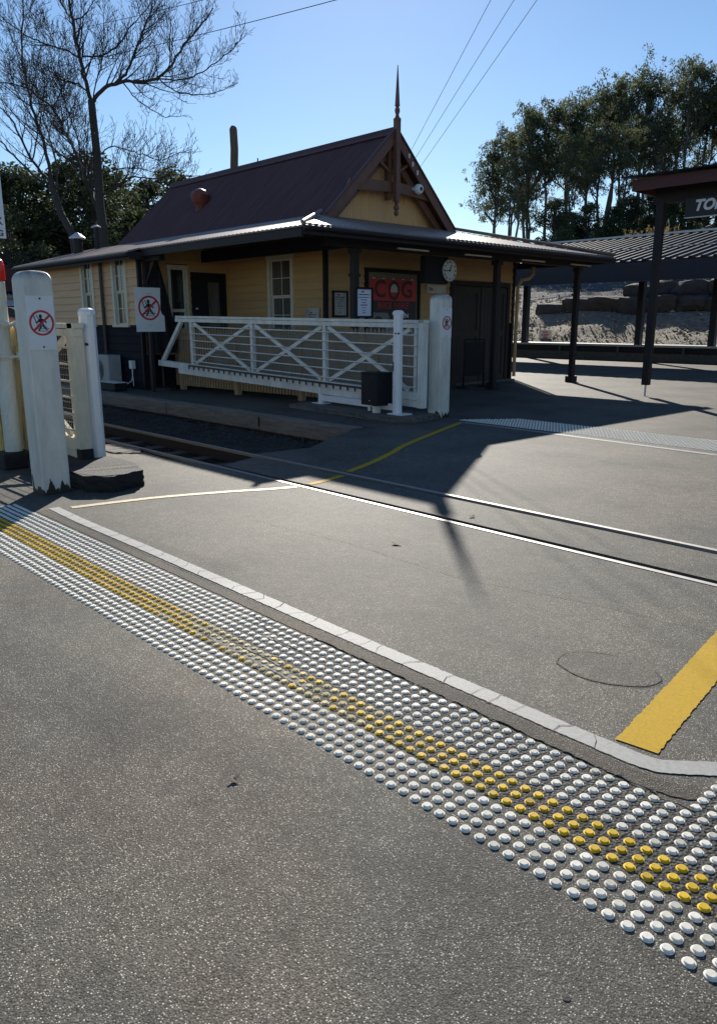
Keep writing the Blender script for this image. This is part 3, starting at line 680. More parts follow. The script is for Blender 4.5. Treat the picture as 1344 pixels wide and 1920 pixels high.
mb = MB(FX(-17.46, 11.07, 0)); mb.lathe((-.36, 0, 1.95), [(.03, 0), (.03, -.01), (.012, -.02), (.025, -.05), (.01, -.07)], 12, 'y'); mb.build('door_knob', m_steelw, dr)
# recessed wall (y = 11.68)
Xm = FY(0, 11.68, 0); opm = [(-15.72, -14.72, 1.3, 3.16)]
boards('wall', Xm, -17.46, -13.6, 0, .85, m_dado, opm); boards('wall', Xm, -17.46, -13.6, .85, 3.85, m_ochre, opm)
window(FY(-15.22, 11.68, 1.36), 1.0, 1.7, glass=m_glassc)
# front wall (x = -13.6)
Xf = FX(-13.6, 0, 0); opf = [(15.9, 18.46, 0, 2.68)]
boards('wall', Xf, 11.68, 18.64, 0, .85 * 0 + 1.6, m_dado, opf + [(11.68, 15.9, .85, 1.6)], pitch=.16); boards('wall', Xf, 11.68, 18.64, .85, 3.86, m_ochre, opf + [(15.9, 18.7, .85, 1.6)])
for q in ((-13.63, -13.53, 11.62, 11.7, 0, 3.8), (-17.5, -17.42, 9.14, 9.24, 0, 3.2), (-13.64, -13.55, 18.6, 18.7, 0, 3.8)): mb = MB(); mb.box(*q); mb.build('corner_board', m_black, ST)
# solid carcass behind the boards
mb = MB(); mb.box(-24.1, -17.56, 9.3, 18.6, 0, 3.2); mb.box(-17.56, -13.7, 11.78, 18.6, 0, 3.7); mb.box(-24.1, -17.6, 11.3, 15.2, 3.2, 3.75); mb.build('carcass', m_dado, ST)
# cut-outs read as recesses: door leaves sit proud of the carcass
mb = MB(Xf); mb.box(15.9, 16.02, -.06, .09, 0, 2.68); mb.box(18.34, 18.46, -.06, .09, 0, 2.68); mb.box(16.02, 18.34, -.06, .09, 2.56, 2.68); mb.build('door_frame', m_brownd, ST)
m_doorb = M('barn_door_boards', (.045, .036, .032), .7, .3, 4, .3, .004, stretch=(3, 3, .4))
for a, b in ((16.02, 17.17), (17.19, 18.34)):
    mb = MB(Xf); x = a
    while x < b - .03: mb.box(x + .004, min(x + .11, b), -.005, .04, .02, 2.55); x += .115
    d = mb.build('barn_door', m_doorb, ST)
    mb = MB(Xf)
    for z in (.05, 1.25, 2.38): mb.box(a + .01, b - .01, -.035, -.006, z, z + .15)
    mb.box(a + .01, a + .13, -.035, -.006, .2, 1.25); mb.box(b - .13, b - .01, -.035, -.006, .2, 1.25); mb.box(a + .01, a + .13, -.035, -.006, 1.4, 2.38); mb.box(b - .13, b - .01, -.035, -.006, 1.4, 2.38)
    mb.build('ledge', m_doorb, d)
mb = MB(); mb.box(-13.62, -13.25, 15.9, 18.46, 0, .05); mb.build('threshold', m_conc, ST)
mb = MB(); mb.tube([(-19.36, 9.1, 3.15), (-19.36, 9.12, 3.0), (-19.36, 9.13, .1)], .045, 8); mb.build('downpipe', m_iron, ST)

# corrugated roof panels
def corr(name, P, b0, z0, slope, a0, a1, b1, mat, parent, pitch=.076, amp=.009, ax='x', sgn=1, th=.03, soffit=True, prof=None, seg=4):
    """ribs run up the slope. a = coordinate along the eave, b across (sgn gives the uphill direction), b1(a) = uphill limit as distance"""
    prof = prof or [math.sin(2 * math.pi * k / seg) for k in range(seg)]
    n = int((a1 - a0) / pitch * len(prof)); V = []
    for i in range(n + 1):
        a = a0 + (a1 - a0) * i / n; d = max(0.0, b1(a)); h = prof[i % len(prof)] * amp
        for dd in (0, d):
            for off in (h, -th):
                b = b0 + sgn * dd; z = z0 + slope * dd + off
                V.append((a, b, z) if ax == 'x' else (b, a, z))
    F = []
    for i in range(n):
        p, q = 4 * i, 4 * i + 4
        F += [(p, p + 2, q + 2, q), (p + 1, q + 1, q + 3, p + 3), (p, q, q + 1, p + 1), (p + 2, p + 3, q + 3, q + 2)]
    F += [(0, 1, 3, 2), (4 * n, 4 * n + 2, 4 * n + 3, 4 * n + 1)]
    mb = MB(); mb.add(V, F); return mb.build(name, mat, parent)
RY, RZ = 13.25, 5.75; FYL, FYR, FZ = 11.22, 15.28, 3.83; MS = (RZ - FZ) / (RY - FYL)
r1 = corr('main_roof', None, FYL, FZ, MS, -22.6, -13.02, lambda a: RY - FYL, m_roof, ST, pitch=.11, amp=.015)
corr('main_roof', None, FYR, FZ, MS, -22.6, -13.02, lambda a: FYR - RY, m_roof, ST, sgn=-1, pitch=.11, amp=.015)
mb = MB(); mb.beam((-22.62, RY, RZ + .03), (-13.0, RY, RZ + .03), .1, .05)
for s in (-1, 1): mb.beam((-22.62, RY + s * .1, RZ - .055), (-13.0, RY + s * .1, RZ - .055), .2, .015, up=(0, s * .69, .72))
mb.build('ridge_cap', m_roof, ST)
mb = MB(); mb.plate([(FYL + .1, FZ), (FYR - .1, FZ), (RY, RZ - .08)], -.05, 0); mb.X = None
# back gable closing wall
mb2 = MB(FX(-22.5, 0, 0)); mb2.plate([(FYL + .1, FZ - .1), (FYR - .1, FZ - .1), (RY, RZ - .1)], -.04, 0); mb2.build('back_gable', m_brownd, ST)
# gable lining boards (x = -13.42)
mb = MB(FX(-13.42, 0, 0)); y = FYL + .12
while y < FYR - .14:
    zt = lambda q: min(RZ - .1, FZ + MS * (min(q - FYL, FYR - q)) - .06)
    a, b = y + .004, y + .078
    if a < RY < b: pts = [(a, 3.7), (b, 3.7), (b, zt(b)), (RY, RZ - .12), (a, zt(a))]
    else: pts = [(a, 3.7), (b, 3.7), (b, zt(b)), (a, zt(a))]
    mb.plate(pts, -.02, .0); y += .082
gb = mb.build('gable_lining', m_ochre2, ST)
mb = MB(FX(-13.4, 0, 0)); mb.plate([(FYL + .08, 3.66), (FYR - .08, 3.66), (RY, RZ - .09)], .02, .04); mb.build('gable_backing', m_brownd, ST)
# barge boards and truss
for s, name in ((1, 'barge_board'), (-1, 'barge_board')):
    ye = FYL if s > 0 else FYR; nx_ = Vector((0, -s * MS, 1)).normalized()
    mb = MB(); a = Vector((-13.0, ye - s * .06, FZ - .16)); b = Vector((-13.0, RY, RZ - .1)); mb.beam(a, b, .035, .22, up=nx_, ext=.02); mb.build(name, m_brown, ST)
    mb = MB(); mb.beam((-13.0, ye - s * .04, FZ + .0), (-13.0, RY, RZ + .045), .1, .03, up=nx_); mb.build('verge_cap', m_roof, ST)
    mb = MB(); mb.beam((-13.2, ye + s * .2, FZ - .14), (-13.2, RY, RZ - .4), .07, .15, up=nx_); mb.build('truss_rafter', m_brown, ST)
    mb = MB(); mb.beam((-13.1, RY + s * -.06, 4.86), (-13.1, RY - s * .46, 5.08), .05, .1, up=(1, 0, 0)); mb.build('truss_brace', m_brown, ST)
mb = MB(FX(-13.1, RY, 0)); N = 14; top = []; bot = []
for i in range(N + 1):
    x = -1.42 + 2.84 * i / N; arch = .1 * (1 - (x / 1.42) ** 2); xx = x
    top.append((max(-1.3, min(1.3, xx)), 4.62 + arch * .6)); bot.append((xx, 4.36 + arch))
mb.plate(bot + top[::-1], -.04, .03); mb.build('collar_beam', m_brown, ST)
mb = MB(); mb.box(-13.02, -12.9, RY - .06, RY + .06, 4.26, 5.95, .006); mb.box(-13.22, -13.08, RY - .13, RY - .03, 4.3, 5.4); mb.build('king_post', m_brown, ST)
mb = MB(); mb.lathe((-12.96, RY, 0), [(.03, 4.27), (.055, 4.23), (.03, 4.19), (.065, 4.14), (.065, 4.1), (.03, 4.07), (.055, 4.03), (.05, 3.98), (.01, 3.94)], 14); mb.build('drop_ball', m_brown, ST, smooth=True)
mb = MB(); mb.lathe((-12.96, RY, 0), [(.085, 5.93), (.085, 5.97), (.05, 6.0), (.035, 6.04), (.058, 6.12), (.05, 6.18), (.03, 6.2), (.058, 6.22), (.052, 6.27), (.008, 7.03)], 8); mb.build('finial', m_brown, ST)
# lower (veranda) roof
EX, EZ, SL = -11.2, 3.33, (3.84 - 3.33) / 2.1
def hipL(a): return 13.1 - 11.0
corr('veranda_roof', None, EX, EZ, SL, 9.1, 19.8, lambda a: min(2.1, (a - 9.1) * 2.1 / 2.12 + .0, (19.8 - a) * 2.1 / 4.45), m_roof2, ST, ax='y', sgn=-1, pitch=.14, amp=.0075)
sl2 = (3.84 - 3.29) / 2.12
corr('veranda_roof', None, 9.1, 3.29, sl2, -17.2, EX, lambda a: min(2.12, (EX - a) * 2.12 / 2.1), m_roof2, ST, pitch=.14, amp=.0075)
corr('veranda_roof', None, 8.8, 3.21, (3.84 - 3.21) / 2.42, -24.4, -17.2, lambda a: 2.42, m_roof2, ST, pitch=.14, amp=.0075)
corr('veranda_roof', None, 19.8, 3.36, .48 / 4.5, -24.4, EX, lambda a: min(4.5, (EX - a) * 4.45 / 2.1), m_roof2, ST, sgn=-1, pitch=.14, amp=.0075)
mb = MB(); mb.tube([(EX + .02, 9.08, 3.33), (-13.05, 11.1, 3.88)], .04, 8); mb.build('hip_capping', m_roof2, ST); mb = MB(); mb.tube([(EX + .02, 19.82, 3.38), (-13.3, 15.35, 3.9)], .04, 8); mb.build('hip_capping', m_roof2, ST)
for q in ((EX - .06, EX - .02, 9.14, 19.74, 3.14, 3.295), (-17.16, EX - .06, 9.12, 9.16, 3.1, 3.255), (-24.36, -17.2, 8.83, 8.87, 3.03, 3.17), (-17.2, -17.16, 8.87, 9.2, 3.03, 3.2), (-24.4, -24.36, 8.83, 18, 3.0, 3.17), (-24.3, EX - .06, 19.7, 19.74, 3.14, 3.31)): mb = MB(); mb.box(*q); mb.build('fascia', m_brownd, ST)
for a_, b_ in (((EX + .04, 9.1, 3.25), (EX + .04, 19.8, 3.25)), ((-24.4, 8.77, 3.13), (-17.2, 8.77, 3.13))): mb = MB(); mb.tube([a_, b_], .045, 8); mb.build('gutter', m_brownd, ST)
mb = MB()
for i in range(18):
    y = 9.4 + i * .6; d = min(2.1, (y - 9.1) * .99, (19.8 - y) * .47) - .12
    if d > .15: mb.beam((EX - .08, y, 3.235), (EX - .08 - d, y, 3.235 + SL * d), .05, .09)
for i in range(11):
    x = -17 + i * .5; d = min(2.1, (EX - x)) - .12
    if d > .15: mb.beam((x, 9.18, 3.2), (x, 9.18 + d, 3.2 + sl2 * d), .05, .09)
mb.build('rafters', m_brownd, ST)
mb = MB(); mb.box(-11.93, -11.79, 10.2, 19.5, 3.05, 3.22); mb.build('veranda_beam', m_brownd, ST)
mb = MB(); mb.box(-17.35, -11.95, 10.84, 10.92, 3.06, 3.34); mb.build('valance', m_black, ST)
mb = MB(); mb.box(-17.46, -16.6, 9.25, 9.4, 3.0, 3.12); mb.beam((-17.38, 9.32, 2.45), (-16.9, 9.32, 3.0), .06, .09, up=(0, 1, 0)); mb.box(-17.42, -17.3, 9.26, 9.38, 0, 3.1); mb.build('corner_bracket', m_brownd, ST)
for y in (10.95, 15.6, 19.15):
    mb = MB(); mb.box(-11.93, -11.79, y - .07, y + .07, .0, 3.045, .012); p = mb.build('veranda_post', m_brownd, ST)
    mb = MB(); mb.box(-11.98, -11.74, y - .12, y + .12, 0, .17, .012); mb.box(-11.95, -11.77, y - .09, y + .09, 2.5, 2.56); mb.box(-11.96, -11.76, y - .1, y + .1, 2.95, 3.04)
    mb.beam((-11.86, y - .14, 2.55), (-11.86, y + .14, 2.55), .02, .02); mb.build('moulding', m_brownd, p)
mb = MB()
for i in range(4): mb.box(-11.3 - .01, -11.3 + .04, 11.6 + i * 2.1, 12.5 + i * 2.1, 3.03, 3.06)
mb.build('painted_gap_light', m_picket, ST)  # pale strips painted as daylight showing through the gap under the eave
# yellow downpipe elbows at the far corner
mb = MB(); mb.tube([(-13.4, 19.3, 3.15), (-13.4, 19.3, 2.95), (-13.4, 19.1, 2.82), (-13.45, 18.85, 2.78), (-13.5, 18.74, 2.6), (-13.5, 18.74, .1)], .05, 8); mb.build('downpipe', m_ochre, ST, smooth=True)
# roof furniture
X = Matrix.Translation((-19.3, 12.12, 4.55)); mb = MB(X); mb.lathe((0, 0, 0), [(.13, -.2), (.13, .12), (.19, .2), (.25, .34), (.27, .42), (.2, .52), (.08, .58), (.02, .6)], 18); v = mb.build('roof_vent', M('roof_vent_red', (.2, .05, .03), .45, .3, 8, .1), ST, smooth=True)
mb = MB(X); mb.box(-.3, .3, -.25, .3, -.2, -.17); mb.build('flashing', m_steelw, v)
mb = MB(Matrix.Translation((-18.1, 13.2, 5.72))); mb.tube([(0, 0, -.25), (0, 0, .16)], .018, 6); mb.build('roof_bracket', m_iron, ST)
mb = MB(); mb.lathe((-23.65, 10.5, 0), [(.14, 3.5), (.14, 4.02), (.13, 4.04)], 14); f = mb.build('flue', m_brownd, ST)
mb = MB(); mb.lathe((-23.65, 10.5, 0), [(.24, 4.06), (.24, 4.09), (.03, 4.24)], 14); mb.lathe((-23.65, 10.5, 0), [(.05, 4.0), (.05, 4.1)], 8); mb.build('cap', m_steelw, f)
mb = MB(); mb.lathe((-23.38, 11.0, 0), [(.075, 3.6), (.075, 4.4)], 12); f = mb.build('flue', m_brownd, ST)
mb = MB(); mb.lathe((-23.38, 11.0, 0), [(.13, 4.4), (.12, 4.43), (.03, 4.47)], 12); mb.build('cap', m_steelw, f)

# things on and around the station
def cctv():
    e = empty('security_camera', (-13.05, 14.0, 4.56), 'white round security camera on the gable beam', 'camera')
    X = Matrix.Translation((-13.04, 14.0, 4.6)); mb = MB(X); mb.lathe((0, 0, 0), [(.05, -.05), (.1, .0), (.115, .04), (.115, .09), (.09, .13), (.05, .14)], 18, 'x'); mb.build('housing', m_plain, e, smooth=True)
    mb = MB(X); mb.lathe((0, 0, 0), [(.045, .135), (.04, .155), (.01, .17)], 14, 'x'); mb.build('lens', m_glass, e, smooth=True)
    mb = MB(X); mb.tube([(-.02, 0, 0), (0, -.14, .0)], .04, 8); mb.build('bracket', m_steelw, e)
cctv()
for k, (y, z, lab) in enumerate(((13.62, 5.26, 'white insulator nearest the gable apex on its right'), (13.74, 5.1, 'middle white insulator under the right barge board'), (13.9, 4.94, 'lowest white insulator under the right barge board'))):
    mb = MB(); mb.lathe((-12.93, y, z), [(.012, -.06), (.03, -.03), (.02, -.01), (.032, .015), (.018, .035), (.01, .05)], 12)
    tag(mb.build('insulator', m_plain, smooth=True), lab, 'insulator', 'insulators on the gable')
WR = [((-12.93, 13.62, 5.3), (-8.7, 11.0, 6.63)), ((-12.93, 13.74, 5.14), (-8.39, 11.2, 6.6)), ((-12.93, 13.9, 4.98), (-8.11, 11.41, 6.57))]
m_cable = M('cable', (.05, .05, .06), 1, .1, 5, 0, spec=0)
def cable(a, b, sag, r, label, group=None, n=24):
    a = Vector(a); b = Vector(b); mb = MB(); mb.tube([a.lerp(b, i / n) - Vector((0, 0, sag * 4 * (i / n) * (1 - i / n))) for i in range(n + 1)], r, 5)
    tag(mb.build('power_line', m_cable), label, 'power line', group)
for k, (a, b) in enumerate(WR):
    a, b = Vector(a), Vector(b); cable(a, a + (b - a) * 3.2, .02, .0045, ('upper overhead wire leaving the gable, closest to the finial', 'middle overhead wire between two others rising from the gable', 'lower overhead wire rising from the gable, farthest from the finial')[k], 'service wires to the gable')
cable((-34.6, 36, 9.9), (-60, 62, 14.5), .2, .03, 'thin level wire crossing behind the gable towards the gum trees')
cable((-60, 20, 17.5), (-22.3, 20.0, 12.45), .25, .014, 'thin wire passing through the bare tree top, lower of the pair', 'wires behind the bare tree')
cable((-60, 24, 21.0), (-22.3, 21.0, 14.0), .25, .014, 'thin wire passing through the bare tree top, upper of the pair', 'wires behind the bare tree')

# clock hanging under the veranda
e = empty('station_clock', (-12.0, 13.6, 2.5), 'round station clock with roman numerals beside a black box under the veranda', 'clock')
mb = MB(); mb.box(-12.16, -11.98, 13.2, 13.95, 2.46, 3.045, .01); mb.build('housing', m_black, e)
mb = MB(); mb.lathe((-12.0, 13.96, 2.755), [(.25, -.04), (.262, -.02), (.262, .045), (.245, .06), (.235, .06)], 40, 'x'); mb.build('rim', m_iron, e, smooth=True)
mb = MB(); mb.lathe((-12.0, 13.96, 2.755), [(.236, .05), (.236, .063)], 40, 'x'); mb.build('dial', M('clock_dial', (.62, .6, .52), .5, .08, 6, 0), e)
XC = FX(-11.935, 13.96, 2.755)
bm = bmesh.new()
for k, s in enumerate(('XII', 'I', 'II', 'III', 'IIII', 'V', 'VI', 'VII', 'VIII', 'IX', 'X', 'XI')):
    a = R(30 * k); X = XC @ Matrix.Rotation(a, 4, 'Y') @ Matrix.Translation((0, 0, .185)); t_ = text('numeral', s, .072, X, m_ink, bold=.0022, sx=.8, ext=.001)
    bm.from_mesh(t_.data); bpy.data.objects.remove(t_)
me = bpy.data.meshes.new('numerals'); bm.to_mesh(me); bm.free(); me.materials.append(m_ink); o = bpy.data.objects.new('numerals', me); COL.objects.link(o); put(o, e)
mb = MB(XC); a1 = R(360 * 44 / 60); a2 = R(30 * 12.73)
for a, l, w in ((a1, .19, .018), (a2, .13, .026)):
    d = Vector((math.sin(a), 0, math.cos(a))); mb.beam(Vector((0, -.004, 0)) - d * .03, Vector((0, -.004, 0)) + d * l, w, .004, up=(0, 1, 0))
mb.lathe((0, -.006, 0), [(.018, 0), (.018, .004)], 12, 'y'); mb.build('hands', m_ink, e)

# bicycle hire poster on the front wall
e = empty('poster_case', (-13.58, 13.78, 1.3), 'framed red and black bike hire poster on the station front wall', 'poster')
X = FX(-13.572, 13.78, 0); W2 = .93
mb = MB(X); mb.box(-W2, -W2 + .08, -.06, .02, 1.25, 2.85); mb.box(W2 - .08, W2, -.06, .02, 1.25, 2.85); mb.box(-W2 + .08, W2 - .08, -.06, .02, 2.76, 2.85); mb.box(-W2 + .08, W2 - .08, -.06, .02, 1.25, 1.33); mb.build('frame', m_black, e)
mb = MB(X); mb.box(-W2 + .08, W2 - .08, -.02, .02, 1.33, 2.76); mb.build('backing', M('poster_backing', (.2, .17, .13), .6, .1, 5, 0), e)
x0, x1 = -.78, .8
mb = MB(X); mb.box(x0, x1, -.026, -.021, 2.12, 2.62); mb.build('red_panel', M('poster_red', (.55, .045, .045), .4, .1, 6, 0), e)
mb = MB(X); mb.box(x0, x1, -.026, -.021, 1.36, 2.119); mb.build('black_panel', M('poster_black', (.035, .032, .034), .4, .1, 6, 0), e)
mb = MB(X); mb.plate([(x0, 1.36), (.15, 1.36), (-.2, 1.84), (x0, 1.84)], -.03, -.0262); mb.build('photo_panel', M('poster_photo', (.24, .23, .22), .5, .5, 9, 0), e)
mb = MB(X); mb.plate([(-.5 + .23 * math.cos(R(a)), 1.46 + .3 * math.sin(R(a))) for a in range(0, 361, 20)], -.033, -.0302)
for i in range(5):
    for j in range(4): mb.box(-.2 + j * .045, -.175 + j * .045, -.033, -.0302, 1.42 + i * .07, 1.455 + i * .07)
mb.build('photo_shapes', M('poster_photo_dark', (.06, .055, .05), .5, .4, 9, 0), e)
m_letter = M('poster_letter', (.07, .02, .022), .4, .1, 6, 0)
text('lettering', 'C', .56, X @ Matrix.Translation((-.45, -.03, 2.37)), m_letter, e, bold=.012); text('lettering', 'G', .56, X @ Matrix.Translation((.47, -.03, 2.37)), m_letter, e, bold=.012)
mb = MB(X); mb.ring(0.02, 2.36, .225, .15, -.034, -.028, sx=.82); mb.build('emblem_ring', m_letter, e)
mb = MB(X); mb.plate([(.02 + .13 * math.cos(R(a)), 2.37 + .15 * math.sin(R(a))) for a in range(-20, 201, 10)], -.033, -.029); mb.build('emblem', M('poster_white', (.55, .54, .5), .5, .1, 6, 0), e)
text('lettering', 'BIKE HIRE', .2, X @ Matrix.Translation((.0, -.03, 2.0)), M('poster_red_letter', (.4, .04, .05), .4, .1, 6, 0), e, bold=.005, sx=1.25)
text('lettering', 'OPEN', .135, X @ Matrix.Translation((.32, -.03, 1.77)), m_plain, e, bold=.004, sx=1.25)
text('lettering', 'EVERY DAY', .06, X @ Matrix.Translation((.32, -.03, 1.63)), M('poster_grey_letter', (.2, .2, .2), .5, .1, 6, 0), e, sx=1.1)
mb = MB(X)
for i in range(5): x = x0 + .12 + i * .33; mb.plate([(x - .05, 2.62), (x + .05, 2.62), (x, 2.645)], -.028, -.024)
mb.build('paper_scrap', m_plain, e)

def notice(X, w, h, label, paper, torn=False, loc=None, frame_=True, grp=None, dark=m_ink):
    o = X @ Vector((0, 0, 0)); e = empty('notice_board', (o.x, o.y, o.z), label, 'notice', grp)
    if frame_:
        mb = MB(X); mb.box(-w / 2, -w / 2 + .04, -.04, 0, 0, h); mb.box(w / 2 - .04, w / 2, -.04, 0, 0, h); mb.box(-w / 2 + .04, w / 2 - .04, -.04, 0, h - .04, h); mb.box(-w / 2 + .04, w / 2 - .04, -.04, 0, 0, .04); mb.build('frame', m_black, e)
    mb = MB(X); q = .04 if frame_ else 0; mb.box(-w / 2 + q, w / 2 - q, -.015, 0, q, h - q); pg = mb.build('page', paper, e)
    mb = MB(X); r = random.Random(int(w * 100)); z = h - .1
    mb.box(-w * .15, w * .0, -.018, -.0155, z, z + .022)
    for i, (l, t) in enumerate(((.6, .014), (.62, .01), (.36, .01), (.22, .012), (.38, .014), (.26, .009), (.18, .009), (.16, .012), (.2, .012))):
        z -= h * .085
        if z < .08: break
        mb.box(-w * l / 2, w * l / 2, -.018, -.0155, z, z + t * h / .52)
    mb.build('printed_lines', dark, pg)
m_paper = M('paper_white', (.72, .73, .82), .4, .04, 5, 0); m_paper2 = M('paper_grey', (.36, .35, .33), .25, .6, 4, 0)
notice(FX(-13.57, 12.07, 1.73), .46, .58, 'small black framed notice with mottled grey page, between the window wall and the veranda post', m_paper2)
notice(FX(-11.755, 11.1, 1.7), .48, .6, 'black framed timetable with bright white page on the veranda post', m_paper)
notice(FY(-14.02, 11.64, 1.5), .5, .42, 'small frameless white notice on the side wall left of the dark corner board', m_paper2, frame_=False)
e = empty('small_sign', (-13.62, 15.3, 2.33), 'small cream name sign under the clock, partly behind the white post', 'sign')
mb = MB(FX(-13.565, 15.35, 2.33)); mb.box(-.36, .36, -.02, .0, 0, .2); mb.build('board', m_cream, e)
text('lettering', 'The', .11, FX(-13.54, 15.12, 2.43), m_ink, e)
# furled black umbrella by the corner
e = empty('patio_umbrella', (-17.0, 9.78, 0), 'tall closed black umbrella standing at the corner of the station', 'umbrella')
mb = MB(Matrix.Translation((-17.25, 9.55, 0))); V = []; F = []; rows = [(3.0, .02), (2.8, .07), (2.4, .15), (1.9, .23), (1.5, .29), (1.1, .31), (.9, .3)]
for z, r in rows:
    for k in range(32):
        a = 2 * math.pi * k / 32; rr = r * (1 + .22 * math.cos(8 * a)); V.append((rr * math.cos(a), rr * math.sin(a), z))
for i in range(len(rows) - 1):
    for k in range(32): F.append((i * 32 + k, i * 32 + (k + 1) % 32, (i + 1) * 32 + (k + 1) % 32, (i + 1) * 32 + k))
F.append(list(range(6 * 32, 7 * 32))); mb.add(V, F); mb.build('canopy', M('black_canvas', (.008, .008, .01), .9, .2, 6, .1), e, smooth=True)
mb = MB(); mb.lathe((-17.25, 9.55, 0), [(.3, 0), (.3, .06), (.04, .09), (.03, .1), (.03, 3.06)], 14); mb.build('pole_and_base', m_iron, e)
# big walking-ban sign on the corner of the building
e = empty('warning_sign', (-17.25, 9.25, 0), 'large white walking ban board fixed at the station corner, edge beside the furled umbrella', 'sign')
mb = MB(FX(-16.95, 9.14, 1.9)); mb.plate([(-.37, -.5), (.37, -.5), (.36, -.14), (.3, -.1), (.27, .0), (.29, .5), (-.37, .5)], -.006, .0); sp = mb.build('sign_plate', m_plain, e)
mb = MB(FX(-16.95, 9.14, 1.9))
for z in (.36, -.35):
    for x in (-.05, .02): mb.lathe((x, -.006, z), [(.01, 0), (.008, -.004)], 8, 'y')
mb.build('bolt', m_iron, sp)
pictogram(FX(-16.942, 9.12, 1.94), .56, sp)
mb = MB(); mb.box(-17.03, -16.955, 9.1, 9.17, .0, 2.38); mb.build('bracket', m_brownd, e)
# air conditioner
e = empty('air_conditioner', (-18.95, 8.93, 0), 'grey white air conditioner unit standing against the dark side wall', 'air conditioner')
X = FY(-18.95, 8.75, .06); m_ac = M('ac_casing', (.33, .34, .33), .5, .1, 6, .05, dirt=(.25, .25, .24), dirt_at=.66)
mb = MB(X); mb.box(-.44, .44, 0, .34, 0, .76, .015); mb.build('casing', m_ac, e)
mb = MB(X)
for r_ in (.06, .11, .16, .21, .26): mb.ring(-.12, .38, r_ + .006, r_, -.012, -.002, 28)
for k in range(12): a = R(30 * k); mb.beam((-.12 + .03 * math.cos(a), -.006, .38 + .03 * math.sin(a)), (-.12 + .27 * math.cos(a), -.006, .38 + .27 * math.sin(a)), .006, .006)
mb.build('fan_grille', m_iron, e)
mb = MB(X)
for x in (-.34, .3): mb.box(x, x + .05, 0, .34, -.06, 0)
mb.build('foot', m_iron, e); mb = MB(X); mb.box(.441, .452, .1, .25, .4, .62, .003); mb.build('side_handle', m_ac, e)
e = empty('isolator_switch', (-17.95, 9.16, .55), 'small white switch box with two cables low on the dark wall', 'switch')
mb = MB(FY(-17.95, 9.14, .5)); mb.box(-.07, .07, -.09, .02, 0, .2, .01); mb.build('box', m_plain, e)
mb = MB(FY(-17.95, 9.1, .5)); mb.tube([(.02, 0, 0), (.03, -.01, -.15), (-.05, -.02, -.3), (-.25, -.02, -.38), (-.45, -.03, -.37)], .012, 6); mb.tube([(-.02, 0, 0), (-.0, -.0, -.2), (.02, 0, -.42)], .012, 6); mb.build('cable', m_plain, e, smooth=True)
e = empty('storage_crate', (-17.6, 8.62, 0), 'black crate with pale lid edge on the platform in front of the air conditioner', 'crate')
mb = MB(Matrix.Translation((-17.9, 8.55, 0))); mb.box(-.4, .4, -.16, .16, .02, .2, .01); mb.build('body', m_black, e)
mb = MB(Matrix.Translation((-17.9, 8.55, 0))); mb.box(-.41, .41, -.17, .17, .202, .215, .003); mb.build('lid', m_plain, e)
# barrier in front of the barn door
e = empty('crowd_barrier', (-12.5, 15.6, 0), 'low black hoop barrier standing before the barn door', 'barrier')
mb = MB(); mb.tube([(-12.5, 15.25, .03), (-12.5, 15.25, 1.16), (-12.5, 15.3, 1.2), (-12.5, 16.0, 1.2), (-12.5, 16.05, 1.16), (-12.5, 16.05, .03)], .022, 8); mb.build('frame', m_black, e, smooth=True)
mb = MB(); mb.box(-12.505, -12.495, 15.28, 16.02, .3, 1.14); mb.build('panel', m_black, e)
mb = MB(); mb.lathe((-12.5, 15.25, 0), [(.16, 0), (.16, .02), (.03, .04)], 16); mb.lathe((-12.5, 16.05, 0), [(.16, 0), (.16, .02), (.03, .04)], 16); mb.build('foot', m_black, e)
# picket fence behind the gate
def fence(A, B, name, label, mat, zt=1.5, zb=.1, pitch=.1, w=.062, shade=True, pointed=True, posts=4):
    A = Vector((*A, 0)); B = Vector((*B, 0)); L_ = (B - A).length; e = empty(name, A, label, 'fence'); X = frame(A, (B - A)); r = random.Random(2)
    mb = MB(X); x = 0
    while x < L_ - w:
        z = zt + r.uniform(-.012, .012)
        mb.plate([(x, zb), (x + w, zb), (x + w, z - (.06 if pointed else 0))] + ([(x + w / 2, z)] if pointed else []) + [(x, z - (.06 if pointed else 0))], -.034, -.012); x += pitch
    mb.build('pickets', mat, e)
    for z in (zb + .14, zt - .3): mb = MB(X); mb.box(-.05, L_ + .05, -.011, .03, z, z + .09); mb.build('rail', mat, e)
    mb = MB(X); mb.box(-.05, L_ + .05, -.06, -.035, zt - .3, zt - .215); mb.build('rail', mat, e)
    for i in range(posts): mb = MB(X); x = L_ * (i + .12) / (posts - .3); mb.box(x - .06, x + .06, -.075, .05, 0, zt - .32); mb.build('post', mat, e)
    if shade: mb = MB(X); mb.box(1.6, L_, -.045, -.036, zb + .18, zt - .12); mb.build('shade_screen', m_shade, e)
    return e
fence((-17.3, 9.97), (-9.5, 10.62), 'picket_fence', 'low tan picket fence running behind the long white gate', m_picket)
f_ = fence((-16.5, 3.22), (-8.75, 3.22), 'paling_fence', 'yellow timber paling fence at the far left beside the signal pole', m_paling, 1.56, .0, .135, .128, False, False, 5)

